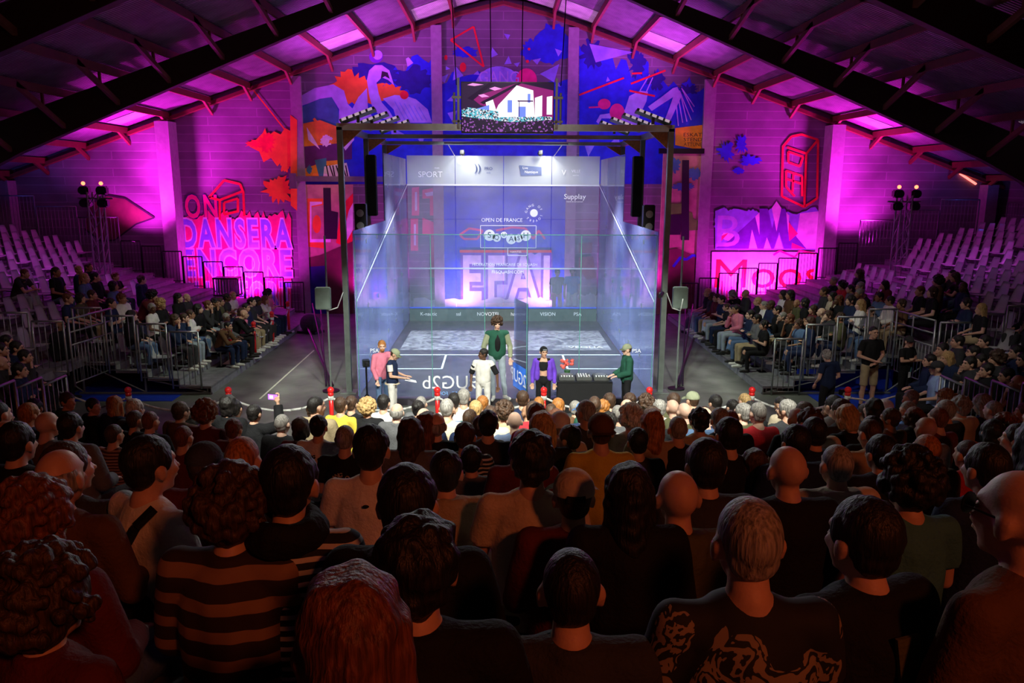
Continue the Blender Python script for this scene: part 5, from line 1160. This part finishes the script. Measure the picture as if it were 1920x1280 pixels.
o=place(p,'dj',2.47,-1.1,1.42,math.pi/2+.1,skin='pale',hair='buzz',hc='brown',cap='front',capc='sage',top='jacket',tc='green',bc='black',shoe=SHOEB,label='dj in green cap and dark green leather jacket standing right of the dj table')
p2=standing(hpit=-.55,hd=V((0,.08,1.58)),elR=V((.22,.02,1.12)),wrR=V((.1,.28,1.06)),fdR=V((-.1,.9,0)).normalized(),elL=V((-.22,.02,1.12)),wrL=V((-.1,.28,1.06)),fdL=V((.1,.9,0)).normalized())
o=place(p2,'presenter_cap',-2.3,-1.3,1.36,-math.pi/2-.1,skin='light',hair='buzz',hc='brown',cap='front',capc='sage',top='tee',tc='white',bc='white',shoe=SHOE,label='presenter in sage cap, navy vest and white trousers reading a white sheet')
link('navy_vest',cached(('t','presenter_cap','vest'),lambda:top_mesh(p2,'vest','vest')),CL['navy'],o); MB().tube((0,.0,.0),(.0,.0,.02),.175,.17,20).build('cream_hem',CL['cream'],o).location=(0,0,.9)
r=empty('paper_sheet',(-1.93,-1.33,.72),.2,'white folded sheet held by the presenter in the sage cap','paper'); MB().box((0,0,0),(.24,.16,.012),rot=Matrix.Rotation(.25,4,'Y'),bev=.003).build('sheet',PRINT,r)
p3=standing(hyaw=-.5,elL=V((-.24,.06,1.13)),wrL=V((-.05,.3,1.2)),fdL=V((.3,.7,.5)).normalized(),elR=V((.24,0,1.12)),wrR=V((.2,.1,.88)),curl=.9)
o=place(p3,'presenter_beard',-2.55,-.95,1.46,FC+.75,skin='pale',hair='short',hc='ginger',top='long',tc='pink',bc='denim',shoe=SHOEB,label='bearded ginger man in pink shirt standing behind the presenter in the cap')
MB().sph((0,.06,-.075),(.05,.05,.04)).build('beard',HAIR['ginger'],o,True).matrix_local=headM(p3)
# helper: wind instrument-like microphone held out right of presenters
p=standing(elL=V((-.26,-.02,1.12)),elR=V((.26,-.02,1.12)),wrL=V((-.2,.14,.98)),wrR=V((.2,.14,.98)),hpit=-.5,hyaw=-.5,nkb=V((0,.04,1.43)),hd=V((0,.1,1.56)),chs=V((0,.03,1.3)))
o=place(p,'cameraman',6.35,-1.75,1.42,.35,skin='pale',hair='messy',hc='grey',top='tee',tc='navy',bc='black',shoe=SHOEB,label='grey-haired photographer in navy t-shirt seen from behind near the right red post')
r=empty('photo_camera',(6.62,-1.85,.62),.3,'black photo camera hanging at the photographer\'s right hip','camera'); MB().box((0,0,0),(.15,.08,.11),bev=.01).build('camera_body',BLACK,r); MB().tube((0,0,-.02),(.06,-.14,-.1),.045,.05,16).build('lens',STEEL,r)
p=standing(elL=V((-.27,.0,1.13)),elR=V((.27,.0,1.13)),wrL=V((.0,.2,1.0)),wrR=V((.04,.23,1.05)),fdL=V((.9,.1,-.1)).normalized(),fdR=V((-.9,.1,-.1)).normalized())
o=place(p,'guard_shorts',7.8,-.45,1.68,FC+.15,skin='light',hair='buzz',hc='black',top='tee',tc='black',bot='shorts',bc='beige',shoe=SHOEB,label='security man in black t-shirt and beige shorts with arms crossed')
p=standing(elL=V((-.25,.06,1.18)),elR=V((.25,.06,1.18)),wrL=V((.06,.22,1.24)),wrR=V((-.04,.25,1.2)),fdL=V((.9,.1,.1)).normalized(),fdR=V((-.9,.1,.1)).normalized(),hyaw=-.2)
o=place(p,'staff_cap',8.55,-.5,1.48,FC+.5,skin='light',hair='pony',hc='brown',cap='front',capc='charcoal',top='tee',tc='black',bc='black',shoe=SHOEB,label='staff woman in cap and black t-shirt with folded arms and white badge')
MB().box((.03,.13,.86),(.08,.006,.13)).build('badge_card',PRINT,o); MB().bar((.02,.14,.92),(-.0,.14,1.04),.03,.004).build('badge_strap',CL['teal'],o)
p=standing(hyaw=-.1)
o=place(p,'guard_coat',-9.75,.35,1.67,-math.pi/2-.3,skin='tan',hair='bald',hc='black',top='jacket',tc='black',bc='black',shoe=SHOEB,label='bald guard in long black coat standing by the left ramp barrier')
p=standing(wrL=V((-.24,.04,.87)))
o=place(p,'staff_court',2.42,10.5,1.75,FC,skin='light',hair='short',hc='brown',top='tee',tc='blue',bot='shorts',bc='white',shoe=SHOE,label='staff man in blue t-shirt and white shorts standing behind the front glass wall')
p=standing(elL=V((-.25,.03,1.12)),wrL=V((-.15,.22,1.0)))
o=place(p,'staff_dark',1.9,10.6,1.7,FC+.3,skin='light',hair='short',hc='black',top='tee',tc='charcoal',bc='pink',shoe=SHOE,label='staff person in dark t-shirt behind the glass, left of man in white shorts')
bpy.data.scenes.remove(TMP)
